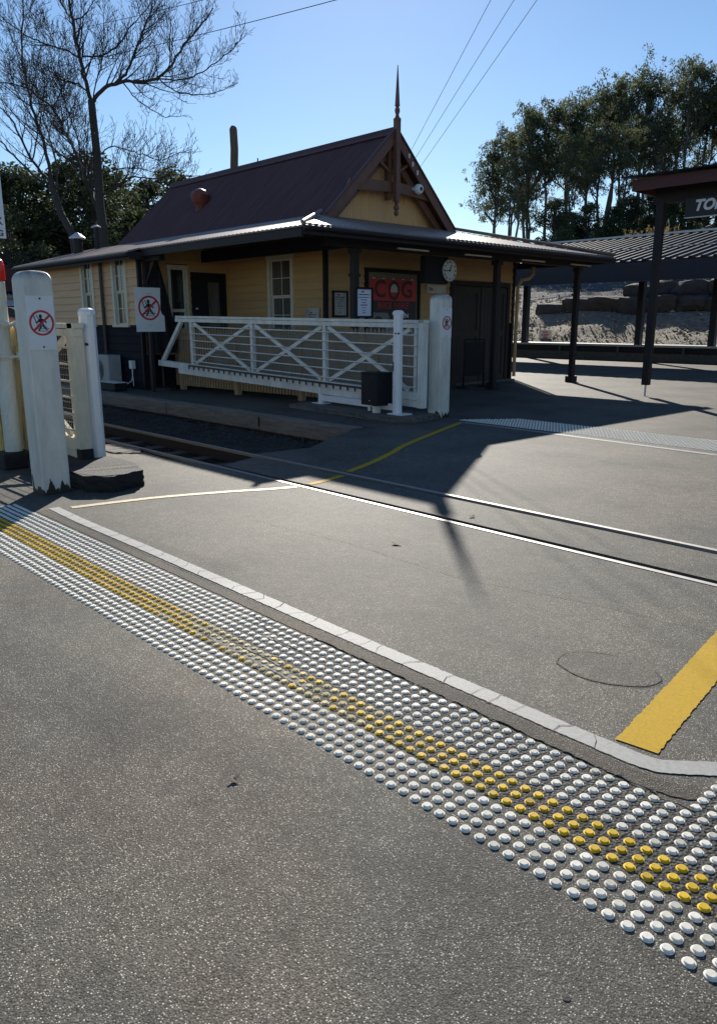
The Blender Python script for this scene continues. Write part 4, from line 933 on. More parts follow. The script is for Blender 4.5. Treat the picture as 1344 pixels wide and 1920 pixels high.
# ------------------------------------------------------------------ left signal pole
e = empty('signal_pole', (-9.05, 3.02, 0), 'chipped white round pole with red lamp and clamps at the left edge', 'signal pole')
m_pole = paint_old('pole_paint', (.66, .65, .55), (.12, .09, .06), 0, .9, False); px, py = -9.0, 3.05
mb = MB(); mb.lathe((px, py, 0), [(.095, .19), (.095, 1.3), (.085, 1.32), (.085, 2.02), (.09, 2.03), (.03, 2.06), (.028, 3.4)], 20); mb.build('pole', m_pole, e, smooth=True)
mb = MB(); mb.box(px - .16, px + .16, py - .17, py + .2, 0, .185, .02); mb.build('mount', m_concd, e)
mr = M('red_lamp_lens', (.8, .02, .01), .15, .05, 4, 0)
mb = MB(); mb.lathe((px + .02, py - .01, 2.05), [(.1, 0), (.1, .16), (.09, .2), (.06, .225), (.01, .235)], 20); mb.build('red_lamp', mr, e, smooth=True)
mb = MB(); mb.beam((px - .2, py + .02, 1.86), (px + .12, py + .3, 1.86), .05, .03); mb.build('bracket', m_iron, e)
for z in (1.58, 1.24):
    mb = MB(); mb.lathe((px, py, z), [(.115, -.03), (.115, .03)], 20); mb.beam((px - .1, py - .12, z), (px + .1, py - .12, z), .03, .05); mb.tube([(px + .1, py - .2, z), (px + .12, py + .24, z)], .016, 8); mb.tube([(px + .11, py + .1, z), (px + .12, py + .18, z)], .045, 10); mb.build('clamp', m_pole, e, smooth=True)
e2 = empty('crossing_sign', (px, py, 2.5), 'white lettered crossing board high on the left pole', 'sign')
mb = MB(FX(px + .04, 3.0, 2.68)); mb.box(-.6, .19, -.006, 0, -.2, .5, 0); mb.build('sign_plate', m_plain, e2)
text('lettering', 'LOOK', .1, FX(px + .0475, 3.165, 2.65), m_ink, e2, align='RIGHT', bold=.002); text('lettering', 'CROSSING', .08, FX(px + .0475, 3.165, 2.53), m_ink, e2, align='RIGHT', bold=.002)

# person behind the left gate
def person(x, y, face, H, label):
    s = H / 1.75; bm = bmesh.new(); lay = bm.verts.layers.skin.verify()
    J = {'pel': (0, 0, .95, .145), 'wai': (0, 0, 1.1, .13), 'che': (0, .0, 1.3, .16), 'nek': (0, .0, 1.47, .06), 'hed': (0, .02, 1.56, .075), 'top': (0, .015, 1.66, .088)}
    for q, sg in (('l', -1), ('r', 1)):
        J.update({'hip' + q: (sg * .1, 0, .88, .09), 'kne' + q: (sg * .11, .02, .48, .06), 'ank' + q: (sg * .11, -.02, .08, .042), 'toe' + q: (sg * .13, .13, .04, .035),
                  'sho' + q: (sg * .18, 0, 1.4, .062), 'elb' + q: (sg * .25, -.02, 1.12, .045), 'wri' + q: (sg * .24, .12, .92, .03), 'han' + q: (sg * .22, .18, .86, .032)})
    E_ = [('pel', 'wai'), ('wai', 'che'), ('che', 'nek'), ('nek', 'hed'), ('hed', 'top')]
    for q in 'lr': E_ += [('pel', 'hip' + q), ('hip' + q, 'kne' + q), ('kne' + q, 'ank' + q), ('ank' + q, 'toe' + q), ('che', 'sho' + q), ('sho' + q, 'elb' + q), ('elb' + q, 'wri' + q), ('wri' + q, 'han' + q)]
    V = {}
    for k, (a, b, c, r) in J.items():
        v = bm.verts.new((a * s, b * s, c * s)); v[lay].radius = (r * s, r * s * (.75 if k in ('che', 'wai', 'pel') else 1)); V[k] = v; v[lay].use_root = (k == 'pel')
    for a, b in E_: bm.edges.new((V[a], V[b]))
    me = bpy.data.meshes.new('person'); bm.to_mesh(me); bm.free(); o = bpy.data.objects.new('person', me); COL.objects.link(o)
    o.modifiers.new('s', 'SKIN'); sb = o.modifiers.new('b', 'SUBSURF'); sb.levels = sb.render_levels = 2
    dg = bpy.context.evaluated_depsgraph_get(); m2 = bpy.data.meshes.new_from_object(o.evaluated_get(dg)); bpy.data.objects.remove(o)
    m2.materials.clear(); skin = M('skin', (.42, .22, .15), .6, .05, 4, 0); cl = M('dark_jacket', (.02, .022, .035), .8, .2, 6, .1)
    m2.materials.append(cl); m2.materials.append(skin)
    for p in m2.polygons: p.material_index = 1 if (p.center.z > 1.45 * s or (p.center.z < .93 * s and abs(p.center.x) > .17 * s)) else 0; p.use_smooth = True
    o = bpy.data.objects.new('person', m2); COL.objects.link(o); o.location = (x, y, 0); o.rotation_euler = (0, 0, face); tag(o, label, 'person')
    hm = M('dark_hair', (.02, .015, .012), .8, .2, 20, .2)
    for nm, fn, mt in (('cap', lambda: mbx.lathe((0, .01 * s, 1.66 * s), [(.1 * s, -.02), (.108 * s, .02), (.1 * s, .07), (.06 * s, .1), (.01, .11)], 16), cl), ('nose', lambda: mbx.lathe((0, .11 * s, 1.58 * s), [(.014, -.02), (.016, 0), (.006, .02)], 6), skin)):
        mbx = MB(Matrix.LocRotScale(o.location, o.rotation_euler, None)); fn()
        if nm == 'cap': mbx.box(-.06 * s, .06 * s, .08 * s, .19 * s, 1.655 * s, 1.665 * s)
        mbx.build(nm, mt, o, smooth=True)
person(-11.6, 4.08, R(-60), 1.8, 'person in dark jacket and cap behind the left white gate')

# ------------------------------------------------------------------ near canopy (right edge)
e = empty('platform_canopy', (-8.37, 16.6, 0), 'near canopy with maroon fascia on slim dark posts at the right edge', 'canopy')
mb = MB(); mb.box(-8.45, -8.29, 16.53, 16.67, .25, 4.2, .01); p = mb.build('post', m_brownd, e); mb = MB(); mb.tube([(-8.37, 16.6, 0), (-8.37, 16.6, .26)], .022, 8); mb.build('pin', m_steelw, p)
mb = MB(); mb.box(-4.05, -3.89, 16.53, 16.67, .25, 4.2, .01); p = mb.build('post', m_brownd, e); mb = MB(); mb.tube([(-3.97, 16.6, 0), (-3.97, 16.6, .26)], .022, 8); mb.build('pin', m_steelw, p)
for x in (.4, 4.8): mb = MB(); mb.box(x - .08, x + .08, 16.53, 16.67, 0, 4.2, .01); mb.build('post', m_brownd, e)
for x in (-8.37, -3.97, .4, 4.8): mb = MB(); mb.box(x - .08, x + .08, 21.4, 21.56, 0, 4.2, .01); mb.build('post', m_brownd, e)
mb = MB(); mb.box(-8.7, 8, 15.98, 16.02, 4.28, 4.5); mb.box(-8.74, -8.7, 15.98, 22, 4.28, 4.5); mb.build('fascia', m_maroon, e)
corr('roof', None, 15.8, 4.56, .1, -8.9, 8, lambda a: 3.2, m_dark_roof, e, pitch=.19, amp=.012, prof=[1, 1, -1, -1, -1, -1])
corr('roof', None, 22.2, 4.56, .1, -8.9, 8, lambda a: 3.19, m_dark_roof, e, pitch=.19, amp=.012, prof=[1, 1, -1, -1, -1, -1], sgn=-1)
mb = MB(); mb.box(-8.7, 8, 16.03, 21.9, 4.4, 4.44); mb.build('soffit', m_maroon, e)
mb = MB(); mb.box(-8.5, 8, 16.54, 16.66, 4.06, 4.39); mb.build('beam', m_brownd, e)
e = empty('hanging_sign', (-6.6, 16.5, 4), 'black hanging sign with white slanted capitals under the near canopy', 'sign')
mb = MB(); mb.box(-7.78, -5.4, 16.46, 16.52, 3.72, 4.08); mb.build('board', m_ink, e)
mb = MB(); mb.box(-7.78, -5.4, 16.455, 16.525, 3.7, 3.715); mb.build('trim', m_steelw, e)
text('lettering', 'TOILETS', .29, FY(-7.6, 16.455, 3.92), m_plain, e, align='LEFT', bold=.012, shear=.25)

# ------------------------------------------------------------------ far platform
e = empty('far_canopy', (-18, 32, 0), 'long far canopy with ribbed charcoal roof and dark deep fascia', 'canopy')
corr('roof', None, 27.0, 3.8, .215, -36, 14, lambda a: 7.2, m_dark_roof, e, pitch=.42, amp=.032, prof=[1, 1, 1, -1, -1, -1, -1, -1, -1], th=.06)
mb = MB(); mb.box(-36, 14, 34.1, 34.45, 5.38, 5.46); mb.build('ridge_flashing', m_steelw, e)
mb = MB(); mb.box(-36, 14, 29.6, 29.66, 4.42, 4.44); mb.build('lap_strip', m_steelw, e)
mb = MB(); mb.box(-36, 14, 27.02, 27.1, 3.06, 3.72); mb.box(-36, 14, 34.0, 34.08, 4.7, 5.28); mb.build('fascia', m_navy, e)
for x in (-35, -28.9, -22.5, -16.65, -13.5, -7, -1, 5, 11):
    mb = MB(); mb.box(x - .13, x + .13, 31.87, 32.13, .6, 4.8, .01); mb.build('post', m_navy, e)
    mb = MB(); mb.beam((x, 27.1, 3.3), (x, 34, 4.78), .1, .3); mb.build('rafter', m_navy, e)
e = empty('platform_edge_wall', (-18, 32, 0), 'low dark wall with pale coping below the far canopy', 'low wall')
mb = MB(); mb.box(-60, 20, 31.86, 33.4, 0, .34); mb.build('base', m_conc, e)
mb = MB(); mb.box(-60, 20, 31.95, 33.3, .342, .6); mb.build('upstand', m_brownd, e)
mb = MB(); mb.box(-60, 20, 31.82, 33.3, .602, .69); mb.build('coping', M('pale_coping', (.55, .54, .5), .5, .2, 3, .1), e)
mb = MB()
for i in range(20): x = -38 + i * 2.93; mb.box(x - .05, x + .05, 31.83, 31.855, .0, .6)
mb.build('stanchions', m_conc, e)
# hillside
hx = [-900, -300, -150, -90, -75, -60] + [-50 + i * 1.0 for i in range(46)] + [0, 5, 10, 20, 40, 100, 300, 900]; hy = [33.0, 33.3] + [33.8 + i * .5 for i in range(34)] + [52, 54, 57, 60, 65, 70, 80, 90, 110, 140, 250, 400, 1500]
rh = random.Random(9)
hs = grid_surface(hx, hy, lambda x, y: hill_h(x, y) + (rh.uniform(-.07, .07) if 34 < y < 60 else 0), 'hillside', m_mulch); struct(hs)
hs.data.materials.append(m_scoria)
for p in hs.data.polygons:
    if p.center.y > 41.2: p.material_index = 1
mb = MB(); rc = random.Random(12)
for i in range(5200):
    x = rc.uniform(-34, -8); y = rc.uniform(33.6, 41) if i % 3 else rc.uniform(41, 58); z = hill_h(x, y); a = rc.uniform(0, 6.28); l = rc.uniform(.03, .11); d = Vector((math.cos(a) * l, math.sin(a) * l, rc.uniform(-.03, .05))); w = Vector((-d.y, d.x, 0)) * rc.uniform(.2, .5)
    c = Vector((x, y, z + rc.uniform(.0, .05))); mb.add([c - d - w, c + d - w, c + d + w + Vector((0, 0, .03)), c - d + w, c + Vector((0, 0, -.02))], [(0, 1, 2, 3), (0, 1, 4), (2, 3, 4)])
for i in range(420):
    x = rc.uniform(-33, -9); y = rc.uniform(33.8, 56); r = rc.uniform(.04, .14); c = Vector((x, y, hill_h(x, y) + r * .4))
    pts = [c + Vector((rc.uniform(.6, 1.3) * r * a, rc.uniform(.6, 1.3) * r * b, rc.uniform(.4, .9) * r * d)) for a, b, d in ((1, 0, 0), (-1, 0, 0), (0, 1, 0), (0, -1, 0), (0, 0, 1), (0, 0, -1))]
    mb.add(pts, [(0, 2, 4), (2, 1, 4), (1, 3, 4), (3, 0, 4), (2, 0, 5), (1, 2, 5), (3, 1, 5), (0, 3, 5)])
tag(mb.build('mulch_chips', M('mulch_chip', (.48, .42, .33), .9, .5, 5, .1)), 'loose bark chips covering the slope behind the far canopy', 'mulch', kind='stuff')
def boulder(x, y, z, sx, sy, sz, seed, label):
    bm = bmesh.new(); bmesh.ops.create_cube(bm, size=1); r = random.Random(seed)
    bmesh.ops.subdivide_edges(bm, edges=bm.edges[:], cuts=3, use_grid_fill=True)
    ofs = [Vector((r.uniform(-1, 1), r.uniform(-1, 1), r.uniform(-1, 1))) for _ in range(6)]
    for v in bm.verts:
        d = v.co.normalized(); v.co = v.co.lerp(d * .62, .5); n_ = sum(math.sin(o.dot(v.co) * 5 + i) for i, o in enumerate(ofs)) * .045
        v.co += d * n_ + Vector((r.uniform(-.02, .02),) * 3); v.co = Vector((v.co.x * sx, v.co.y * sy, v.co.z * sz))
    me = bpy.data.meshes.new('boulder'); bm.to_mesh(me); bm.free(); me.materials.append(m_rock); o = bpy.data.objects.new('boulder', me); COL.objects.link(o); o.location = (x, y, z)
    tag(o, label, 'boulder', 'boulders of the rock wall')
low = [(-25.2, 1.6), (-23.5, 1.8), (-21.8, 1.7), (-20.2, 1.5), (-18.8, 1.4), (-17.4, 1.5), (-15.8, 1.6), (-14.2, 1.6), (-12.6, 1.5)]
nm = ('long flat left end', 'second from the left end', 'third from the left end', 'wide pale-topped', 'block right of the second far post', 'squarish', 'low rounded', 'last visible', 'outermost right')
for i, (x, l) in enumerate(low): boulder(x, 38.6, 2.3 + (.12 if i else -.02) , l * 1.12, 1.3, .95 if i else .7, i, f'{nm[i]} boulder in the lower course of the rock wall')
up = [(-20.6, 1.5), (-19.1, 1.4), (-17.6, 1.6), (-15.9, 1.7), (-14.2, 1.6), (-12.6, 1.5)]
nm = ('sloping left end', 'rounded second', 'large flat-faced middle', 'big dark', 'last visible', 'outermost right')
for i, (x, l) in enumerate(up): boulder(x, 39.5, 3.1, l * 1.12, 1.4, 1.15 if i else .85, 20 + i, f'{nm[i]} boulder in the upper course of the rock wall')
# keep off sign
e = empty('keep_off_sign', (-23.0, 34.5, .4), 'small white keep off sign with red letters on the mulch slope', 'sign')
X = FY(-23.0, 34.45, .72); mb = MB(X); mb.box(-.36, .36, -.012, .0, 0, .54, .0); mb.build('sign_plate', m_plain, e)
for t, z, s_ in (('PLEASE', .43, .1), ('KEEP', .27, .19), ('OFF', .1, .19)): text('lettering', t, s_, X @ Matrix.Translation((0, -.015, z)), m_red, e, bold=.006)
mb = MB(X); mb.box(-.04, .04, .001, .03, -.5, .4); mb.build('stake', m_timber, e)
def railing(A, B, hA, hB, label, mat, n, ht=.75, cat='railing', rails=(1.0, .55)):
    A = Vector(A); B = Vector(B); e = empty('railing', A, label, cat)
    for k in range(n + 1):
        q = A.lerp(B, k / n); mb = MB(); mb.tube([q, q + Vector((0, 0, ht))], .03, 6); mb.build('post', mat, e)
    for r_ in rails: mb = MB(); mb.tube([A + Vector((0, 0, ht * r_)), B + Vector((0, 0, ht * r_))], .03, 6); mb.build('rail', mat, e)
m_galv = M('galvanised_rail', (.4, .4, .4), .45, .1, 6, .05, metal=.4)
railing((-31.5, 40.6, 2.1), (-25.2, 41.2, 2.55), 0, 0, 'grey metal handrail on the slope left of the rock wall', m_galv, 5, .62, rails=(1.0,))
railing((-25, 48, 3.75), (-17, 48, 3.6), 0, 0, 'white two-rail fence above the rock wall', m_plain, 6, .55)
# plume grasses
def plume(x, y, z, h, seed, label):
    r = random.Random(seed); mb = MB(); c = Vector((x, y, z))
    for k in range(26):
        a = r.uniform(0, 6.28); out = r.uniform(.1, .6) * h * .35; top = c + Vector((math.cos(a) * out, math.sin(a) * out, h * r.uniform(.75, 1))); mid = c.lerp(top, .6) + Vector((0, 0, .15 * h)) * .3
        mb.tube([c, mid, top], [.012, .01, .008], 3, cap=False)
        for j in range(60):
            t = r.uniform(0, 1); p = mid.lerp(top, .25 + .75 * t); d = Vector((r.uniform(-1, 1), r.uniform(-1, 1), r.uniform(-.4, 1))).normalized() * r.uniform(.1, .22); s = d.cross(Vector((0, 0, 1))) * .16
            mb.add([p - s, p + d, p + s], [(0, 1, 2)])
    tag(mb.build('plume_grass', m_grass), label, 'ornamental grass', 'plume grasses behind the far canopy')
for i, (x, y, h, lab) in enumerate(((-23.6, 44, 3.5, 'tawny plume grass above the far roof, left of the canopy post'), (-22.5, 44.4, 3.6, 'tall tawny plume grass just left of the canopy post'), (-21.3, 44, 3.5, 'broad yellow plume grass right of the canopy post'))): plume(x, y, hill_h(x, y) - .1, h, i, lab)
# lamp post and timber pole
e = empty('street_lamp', (-44.5, 60, 5), 'slim black lamp post among the leftmost gum trees', 'street lamp')
mb = MB(); mb.tube([(-44.5, 60, 3), (-44.5, 60, 12.3)], .08, 8); mb.build('pole', m_iron, e); mb = MB(); mb.box(-44.7, -44.0, 59.8, 60.2, 12.2, 12.4, .03); mb.build('lamp_head', m_iron, e)
mb = MB(); r = random.Random(1); mb.tube([(-24.7 + r.uniform(-.02, .02), 17 + r.uniform(-.02, .02), z) for z in (-.3, 2, 4, 6, 7, 7.6, 8.25, 8.31)], [.17, .165, .155, .145, .14, .138, .135, .11], 10); tag(mb.build('timber_pole', M('old_pole', (.12, .09, .06), .9, .3, 3, .4, .01, stretch=(3, 3, .4)), smooth=True), 'blunt brown timber pole rising behind the station roof ridge', 'pole')
# shed at the far left
e = empty('shed', (-33, 11.5, 0), 'far maroon gabled shed with striped roof behind the left post', 'shed')
mb = MB(); mb.box(-38, -32.6, 9.4, 13.4, 0, 2.9); mb.build('wall', m_brownd, e)
corr('roof', None, 9.2, 2.85, .42, -38.2, -32.3, lambda a: 2.2, m_dark_roof, e); corr('roof', None, 13.6, 2.85, .42, -38.2, -32.3, lambda a: 2.2, m_dark_roof, e, sgn=-1)
mb = MB(FX(-32.35, 0, 0)); mb.plate([(9.2, 2.8), (13.6, 2.8), (11.4, 3.75)], -.03, .0); mb.build('gable', m_maroon, e)
corr('porch_roof', None, -31.0, 2.25, .3, 9.6, 13.2, lambda a: 1.5, m_steelw, e, ax='y', sgn=-1, pitch=.18, amp=.03)

# ------------------------------------------------------------------ TREES
LIMBS = {'A': [(1, 0.19, 0.14, [(-30.79, 14.76, 4.32), (-31.02, 14.86, 5.26), (-31.28, 14.95, 6.31), (-31.66, 15.16, 7.97), (-32.02, 15.29, 9.44), (-32.24, 15.37, 10.31)]), (0, 0.15, 0.03, [(-32.23, 15.37, 10.27), (-32.36, 15.2, 11.24), (-32.41, 15.08, 12.08), (-32.45, 14.95, 12.91), (-32.48, 14.88, 13.83), (-32.48, 14.83, 14.73), (-32.37, 14.97, 15.81)]), (0, 0.13, 0.02, [(-32.17, 15.43, 10.27), (-31.79, 15.72, 10.73), (-31.19, 16.12, 10.88), (-30.47, 16.6, 10.87), (-29.82, 17.01, 10.91), (-29.36, 17.36, 11.31), (-28.97, 17.76, 12.06), (-28.43, 18.31, 12.79), (-28.08, 18.59, 13.31)]), (0, 0.09, 0.02, [(-31.62, 16.27, 10.98), (-31.72, 16.78, 11.6), (-31.89, 17.28, 12.43), (-32.08, 17.81, 13.37), (-32.27, 18.29, 14.22), (-32.62, 18.73, 15.41), (-32.88, 19.19, 16.39)]), (0, 0.05, 0.01, [(-30.61, 17.41, 11.13), (-29.67, 18.0, 11.03), (-28.91, 18.52, 11.26), (-28.26, 18.99, 11.69), (-27.71, 19.38, 12.17), (-27.36, 19.54, 12.62)]), (0, 0.045, 0.01, [(-31.47, 16.42, 10.96), (-31.2, 16.78, 10.42), (-30.84, 17.27, 10.05), (-30.58, 17.72, 9.81), (-30.16, 18.46, 9.92)]), (0, 0.05, 0.01, [(-30.5, 17.52, 11.1), (-29.85, 17.83, 10.64), (-29.09, 18.34, 10.44), (-28.4, 18.89, 10.52), (-27.82, 19.4, 10.82)]), (0, 0.06, 0.012, [(-32.3, 15.37, 10.48), (-32.91, 15.24, 10.97), (-33.72, 14.83, 11.25), (-34.72, 14.29, 11.75), (-35.4, 14.04, 12.08)]), (0, 0.07, 0.012, [(-32.82, 15.33, 11.94), (-33.57, 14.99, 12.38), (-34.34, 14.56, 12.66), (-35.06, 14.22, 12.99), (-35.9, 13.83, 13.6), (-36.48, 13.65, 13.99), (-37.25, 13.32, 14.5)]), (0, 0.06, 0.012, [(-32.79, 15.39, 12.02), (-32.05, 15.95, 12.03), (-31.54, 16.41, 12.45), (-31.15, 16.84, 13.12), (-30.68, 17.33, 13.77), (-30.5, 17.56, 14.52)]), (0, 0.05, 0.01, [(-32.2, 15.4, 10.27), (-31.89, 15.44, 10.8), (-31.56, 15.5, 11.32), (-31.31, 15.62, 12.23), (-31.16, 15.62, 13.12), (-30.97, 15.73, 14.18)]), (0, 0.05, 0.01, [(-33.35, 15.33, 13.5), (-34.07, 15.26, 14.24), (-34.81, 15.2, 15.1), (-35.54, 15.28, 16.3)]), (0, 0.05, 0.01, [(-33.3, 15.34, 13.4), (-32.93, 15.59, 13.55), (-32.58, 15.92, 14.02), (-32.35, 16.2, 14.68)]), (0, 0.045, 0.01, [(-31.62, 15.27, 8.18), (-31.18, 15.58, 8.46), (-30.47, 16.01, 8.27), (-29.82, 16.35, 8.03), (-29.26, 16.61, 7.83), (-28.7, 17.0, 8.0), (-28.15, 17.4, 8.16)]), (0, 0.07, 0.012, [(-31.28, 15.07, 6.62), (-30.57, 15.5, 6.98), (-30.09, 15.62, 7.17), (-29.36, 15.92, 7.12), (-28.63, 16.21, 7.02), (-28.04, 16.46, 7.26), (-27.4, 16.65, 7.17)]), (0, 0.05, 0.01, [(-31.55, 15.12, 7.56), (-31.33, 15.7, 7.6), (-31.05, 16.38, 7.75), (-30.48, 17.26, 7.58), (-29.92, 18.17, 7.51), (-29.51, 18.95, 7.55)]), (0, 0.14, 0.02, [(-31.14, 14.88, 5.68), (-31.79, 14.92, 6.56), (-32.45, 14.95, 7.45), (-33.23, 14.94, 8.58), (-34.01, 14.86, 9.5), (-34.72, 14.82, 10.33), (-35.77, 14.41, 11.18), (-36.68, 14.0, 11.55), (-37.7, 13.37, 11.68)]), (0, 0.05, 0.01, [(-33.23, 14.18, 9.96), (-33.36, 14.55, 10.54), (-33.68, 14.75, 11.23), (-34.32, 14.58, 11.82), (-35.03, 14.22, 12.1)]), (0, 0.05, 0.01, [(-32.14, 14.64, 7.97), (-32.7, 14.88, 8.89), (-33.47, 14.94, 9.93), (-34.15, 15.03, 10.77), (-34.84, 15.31, 12.18), (-35.55, 15.58, 13.61)])], 'B': [(1, 0.14, 0.11, [(-29.15, 12.81, 4.49), (-29.41, 12.74, 5.06), (-29.67, 12.63, 5.54), (-29.97, 12.58, 6.27), (-30.17, 12.55, 6.79)]), (0, 0.12, 0.015, [(-30.12, 12.56, 6.69), (-30.32, 12.53, 7.99), (-30.57, 12.33, 8.99), (-30.77, 12.24, 10.16), (-30.87, 12.23, 11.22), (-30.87, 12.38, 12.45), (-30.89, 12.43, 13.48)]), (0, 0.1, 0.015, [(-30.2, 12.5, 6.73), (-30.63, 12.37, 7.1), (-31.15, 12.23, 7.71), (-31.91, 12.04, 8.9), (-32.5, 11.83, 9.52), (-33.34, 11.42, 10.34)]), (0, 0.09, 0.015, [(-30.13, 12.52, 6.6), (-30.37, 12.14, 6.77), (-30.83, 11.69, 7.41), (-31.28, 11.26, 8.05), (-31.78, 10.73, 8.59)]), (0, 0.07, 0.012, [(-29.96, 12.6, 6.31), (-29.72, 12.65, 7.02), (-29.78, 12.52, 8.09), (-29.79, 12.3, 8.76), (-29.79, 12.21, 9.78), (-29.62, 12.28, 10.78)]), (0, 0.05, 0.012, [(-30.18, 12.43, 6.5), (-30.56, 11.82, 6.75), (-30.76, 11.32, 6.81), (-31.08, 10.69, 6.87)]), (0, 0.05, 0.012, [(-30.76, 12.16, 7.46), (-30.53, 12.34, 8.18), (-30.45, 12.28, 8.69), (-30.7, 11.94, 9.39), (-30.89, 11.73, 10.26), (-30.91, 11.75, 11.3)]), (0, 0.05, 0.012, [(-29.79, 12.61, 5.83), (-29.85, 13.1, 6.54), (-29.8, 13.63, 7.06), (-30.2, 13.77, 7.78), (-30.3, 14.18, 8.41)])]}
def twigs(mb, pts, r0, r1, rng, depth, up=.25, dens=1.0):
    pts = [Vector(p) for p in pts]; seg = [(b - a).length for a, b in zip(pts, pts[1:])]; L_ = sum(seg)
    n = max(2, int(L_ * dens * (5.6 if depth == 2 else 7.5 if depth == 1 else 0)))
    for k in range(n):
        t = .12 + .88 * (k + rng.random()) / n; d = t * L_; i = 0
        while i < len(seg) - 1 and d > seg[i]: d -= seg[i]; i += 1
        p = pts[i].lerp(pts[i + 1], min(1, d / seg[i])); ax = (pts[i + 1] - pts[i]).normalized()
        s = Vector((rng.gauss(0, 1), rng.gauss(0, 1), rng.gauss(0, 1))); s = (s - ax * s.dot(ax)).normalized()
        dirn = (ax * rng.uniform(.5, 1.1) + s + Vector((0, 0, up))).normalized(); ll = (L_ * (1 - t * .6) * rng.uniform(.18, .42) if depth == 2 else L_ * rng.uniform(.25, .55))
        ll = min(ll, 2.4 if depth == 2 else .9); rr = max(.0065, (r0 + (r1 - r0) * t) * .3)
        q = [p]; dd = dirn.copy(); m = 5 if depth == 2 else 3
        for j in range(m):
            dd = (dd + Vector((rng.gauss(0, .09), rng.gauss(0, .09), rng.gauss(.1, .07)))).normalized(); q.append(q[-1] + dd * ll / m)
        mb.tube(q, [rr + (.006 - rr) * j / m for j in range(m + 1)], 4 if depth == 2 else 3, cap=False)
        if depth > 0: twigs(mb, q, rr, .004, rng, depth - 1, up, dens)
def bare_tree(key, label, seed):
    rng = random.Random(seed); base = LIMBS[key][0][3][0]; gx, gy = base[0] + (.5 if key == 'A' else .7), base[1] - .2
    e = empty('bare_tree', (gx, gy, -.4), label, 'tree'); trunk = MB(); lim = MB(); tw = MB()
    for t, r0, r1, pts in LIMBS[key]:
        P = [Vector(p) for p in pts]; 
        if t: P = [Vector((gx, gy, -.4)), P[0].lerp(Vector((gx, gy, 0)), .5)] + P
        S_ = [Vector((*q, 0)) for q in []]; out = []
        Q = [P[0]] + P + [P[-1]]
        for i in range(1, len(Q) - 2):
            for k in range(4):
                u = k / 4; a, b, c, d = Q[i - 1:i + 3]; v = .5 * ((2 * b) + (c - a) * u + (2 * a - 5 * b + 4 * c - d) * u * u + (3 * b - a - 3 * c + d) * u ** 3)
                out.append(v + Vector((rng.gauss(0, .02), rng.gauss(0, .02), rng.gauss(0, .02))) * (0 if t else 1))
        out.append(P[-1]); n = len(out) - 1
        rad = [(r0 * (1.15 if t else .62) + (r1 - r0 * (1.15 if t else .62)) * i / n) for i in range(n + 1)]
        (trunk if t else lim).tube(out, rad, 9 if t else 6)
        if not t: twigs(tw, out, r0, r1, rng, 2, .4, 1.0 if key == 'A' else .62)
    trunk.build('trunk', m_bark, e, smooth=True); lim.build('limbs', m_bark, e, smooth=True); tw.build('twigs', m_bark, e)
bare_tree('A', 'tall leafless tree with forked trunk behind the left end of the station', 5)
bare_tree('B', 'leafless tree with leaning spreading limbs, left of the tall forked one', 6)

def leaf_clump(mb, c, r, n, size, rng, flat=.6, droop=.3):
    for _ in range(n):
        d = Vector((rng.gauss(0, 1), rng.gauss(0, 1), rng.gauss(0, 1))).normalized() * r * rng.random() ** .45; p = c + Vector((d.x, d.y, d.z * flat))
        a = Vector((rng.gauss(0, 1), rng.gauss(0, 1), rng.gauss(-droop, .8))).normalized(); b = a.cross(Vector((rng.gauss(0, 1), rng.gauss(0, 1), rng.gauss(0, 1)))).normalized()
        l = size * rng.uniform(.6, 1.3); w = l * rng.uniform(.25, .5); mb.add([p - a * l * .5, p + b * w * .5, p + a * l * .5, p - b * w * .5], [(0, 1, 2, 3)])
def gum(seed, H=13.0, bark=m_barkg, leafm=m_leafg, first=.42, dens=1.0, spread=.2):
    """unit gum tree: bare lower trunk, forked limbs, open umbrella clumps"""
    rng = random.Random(seed); e = bpy.data.objects.new('gum_tree', None); COL.objects.link(e); tr = MB(); cr = MB()
    n = 9; P = []; x = y = 0
    for i in range(n + 1): P.append(Vector((x, y, H * .9 * i / n))); x += rng.gauss(0, .16); y += rng.gauss(0, .16)
    tr.tube(P, [.2 * (1 - .8 * i / n) + .02 for i in range(n + 1)], 7)
    for k in range(17):
        t = first + (1 - first) * (k + rng.random()) / 17; i = min(n - 1, int(t * n)); p = P[i].lerp(P[i + 1], t * n - i) if i < n else P[-1]
        a = rng.uniform(0, 6.28); L_ = H * spread * rng.uniform(.6, 1.15) * (1.15 - .6 * t); d = Vector((math.cos(a), math.sin(a), rng.uniform(.5, 1.2))).normalized()
        q = [p, p + d * L_ * .5, p + d * L_ * .9 + Vector((0, 0, L_ * .25))]; tr.tube(q, [.07, .05, .02], 5)
        for j in range(3):
            c = q[-1] + Vector((rng.gauss(0, .75), rng.gauss(0, .75), rng.gauss(0, .5))); tr.tube([q[1], q[2].lerp(c, .5), c], [.035, .022, .01], 4, cap=False)
            r = rng.uniform(.5, 1.0); leaf_clump(cr, c, r, int(95 * r * dens), .27, rng, .6)
            for _ in range(2): leaf_clump(cr, c + Vector((rng.gauss(0, .7), rng.gauss(0, .7), rng.gauss(-.1, .35))), rng.uniform(.25, .5), int(34 * dens), .24, rng, .7)
    for j in range(4): leaf_clump(cr, P[-1] + Vector((rng.gauss(0, .6), rng.gauss(0, .6), rng.gauss(.4, .4))), .7, int(70 * dens), .26, rng, .6)
    tr.build('trunk', bark, e, smooth=True); cr.build('crown', leafm, e); return e
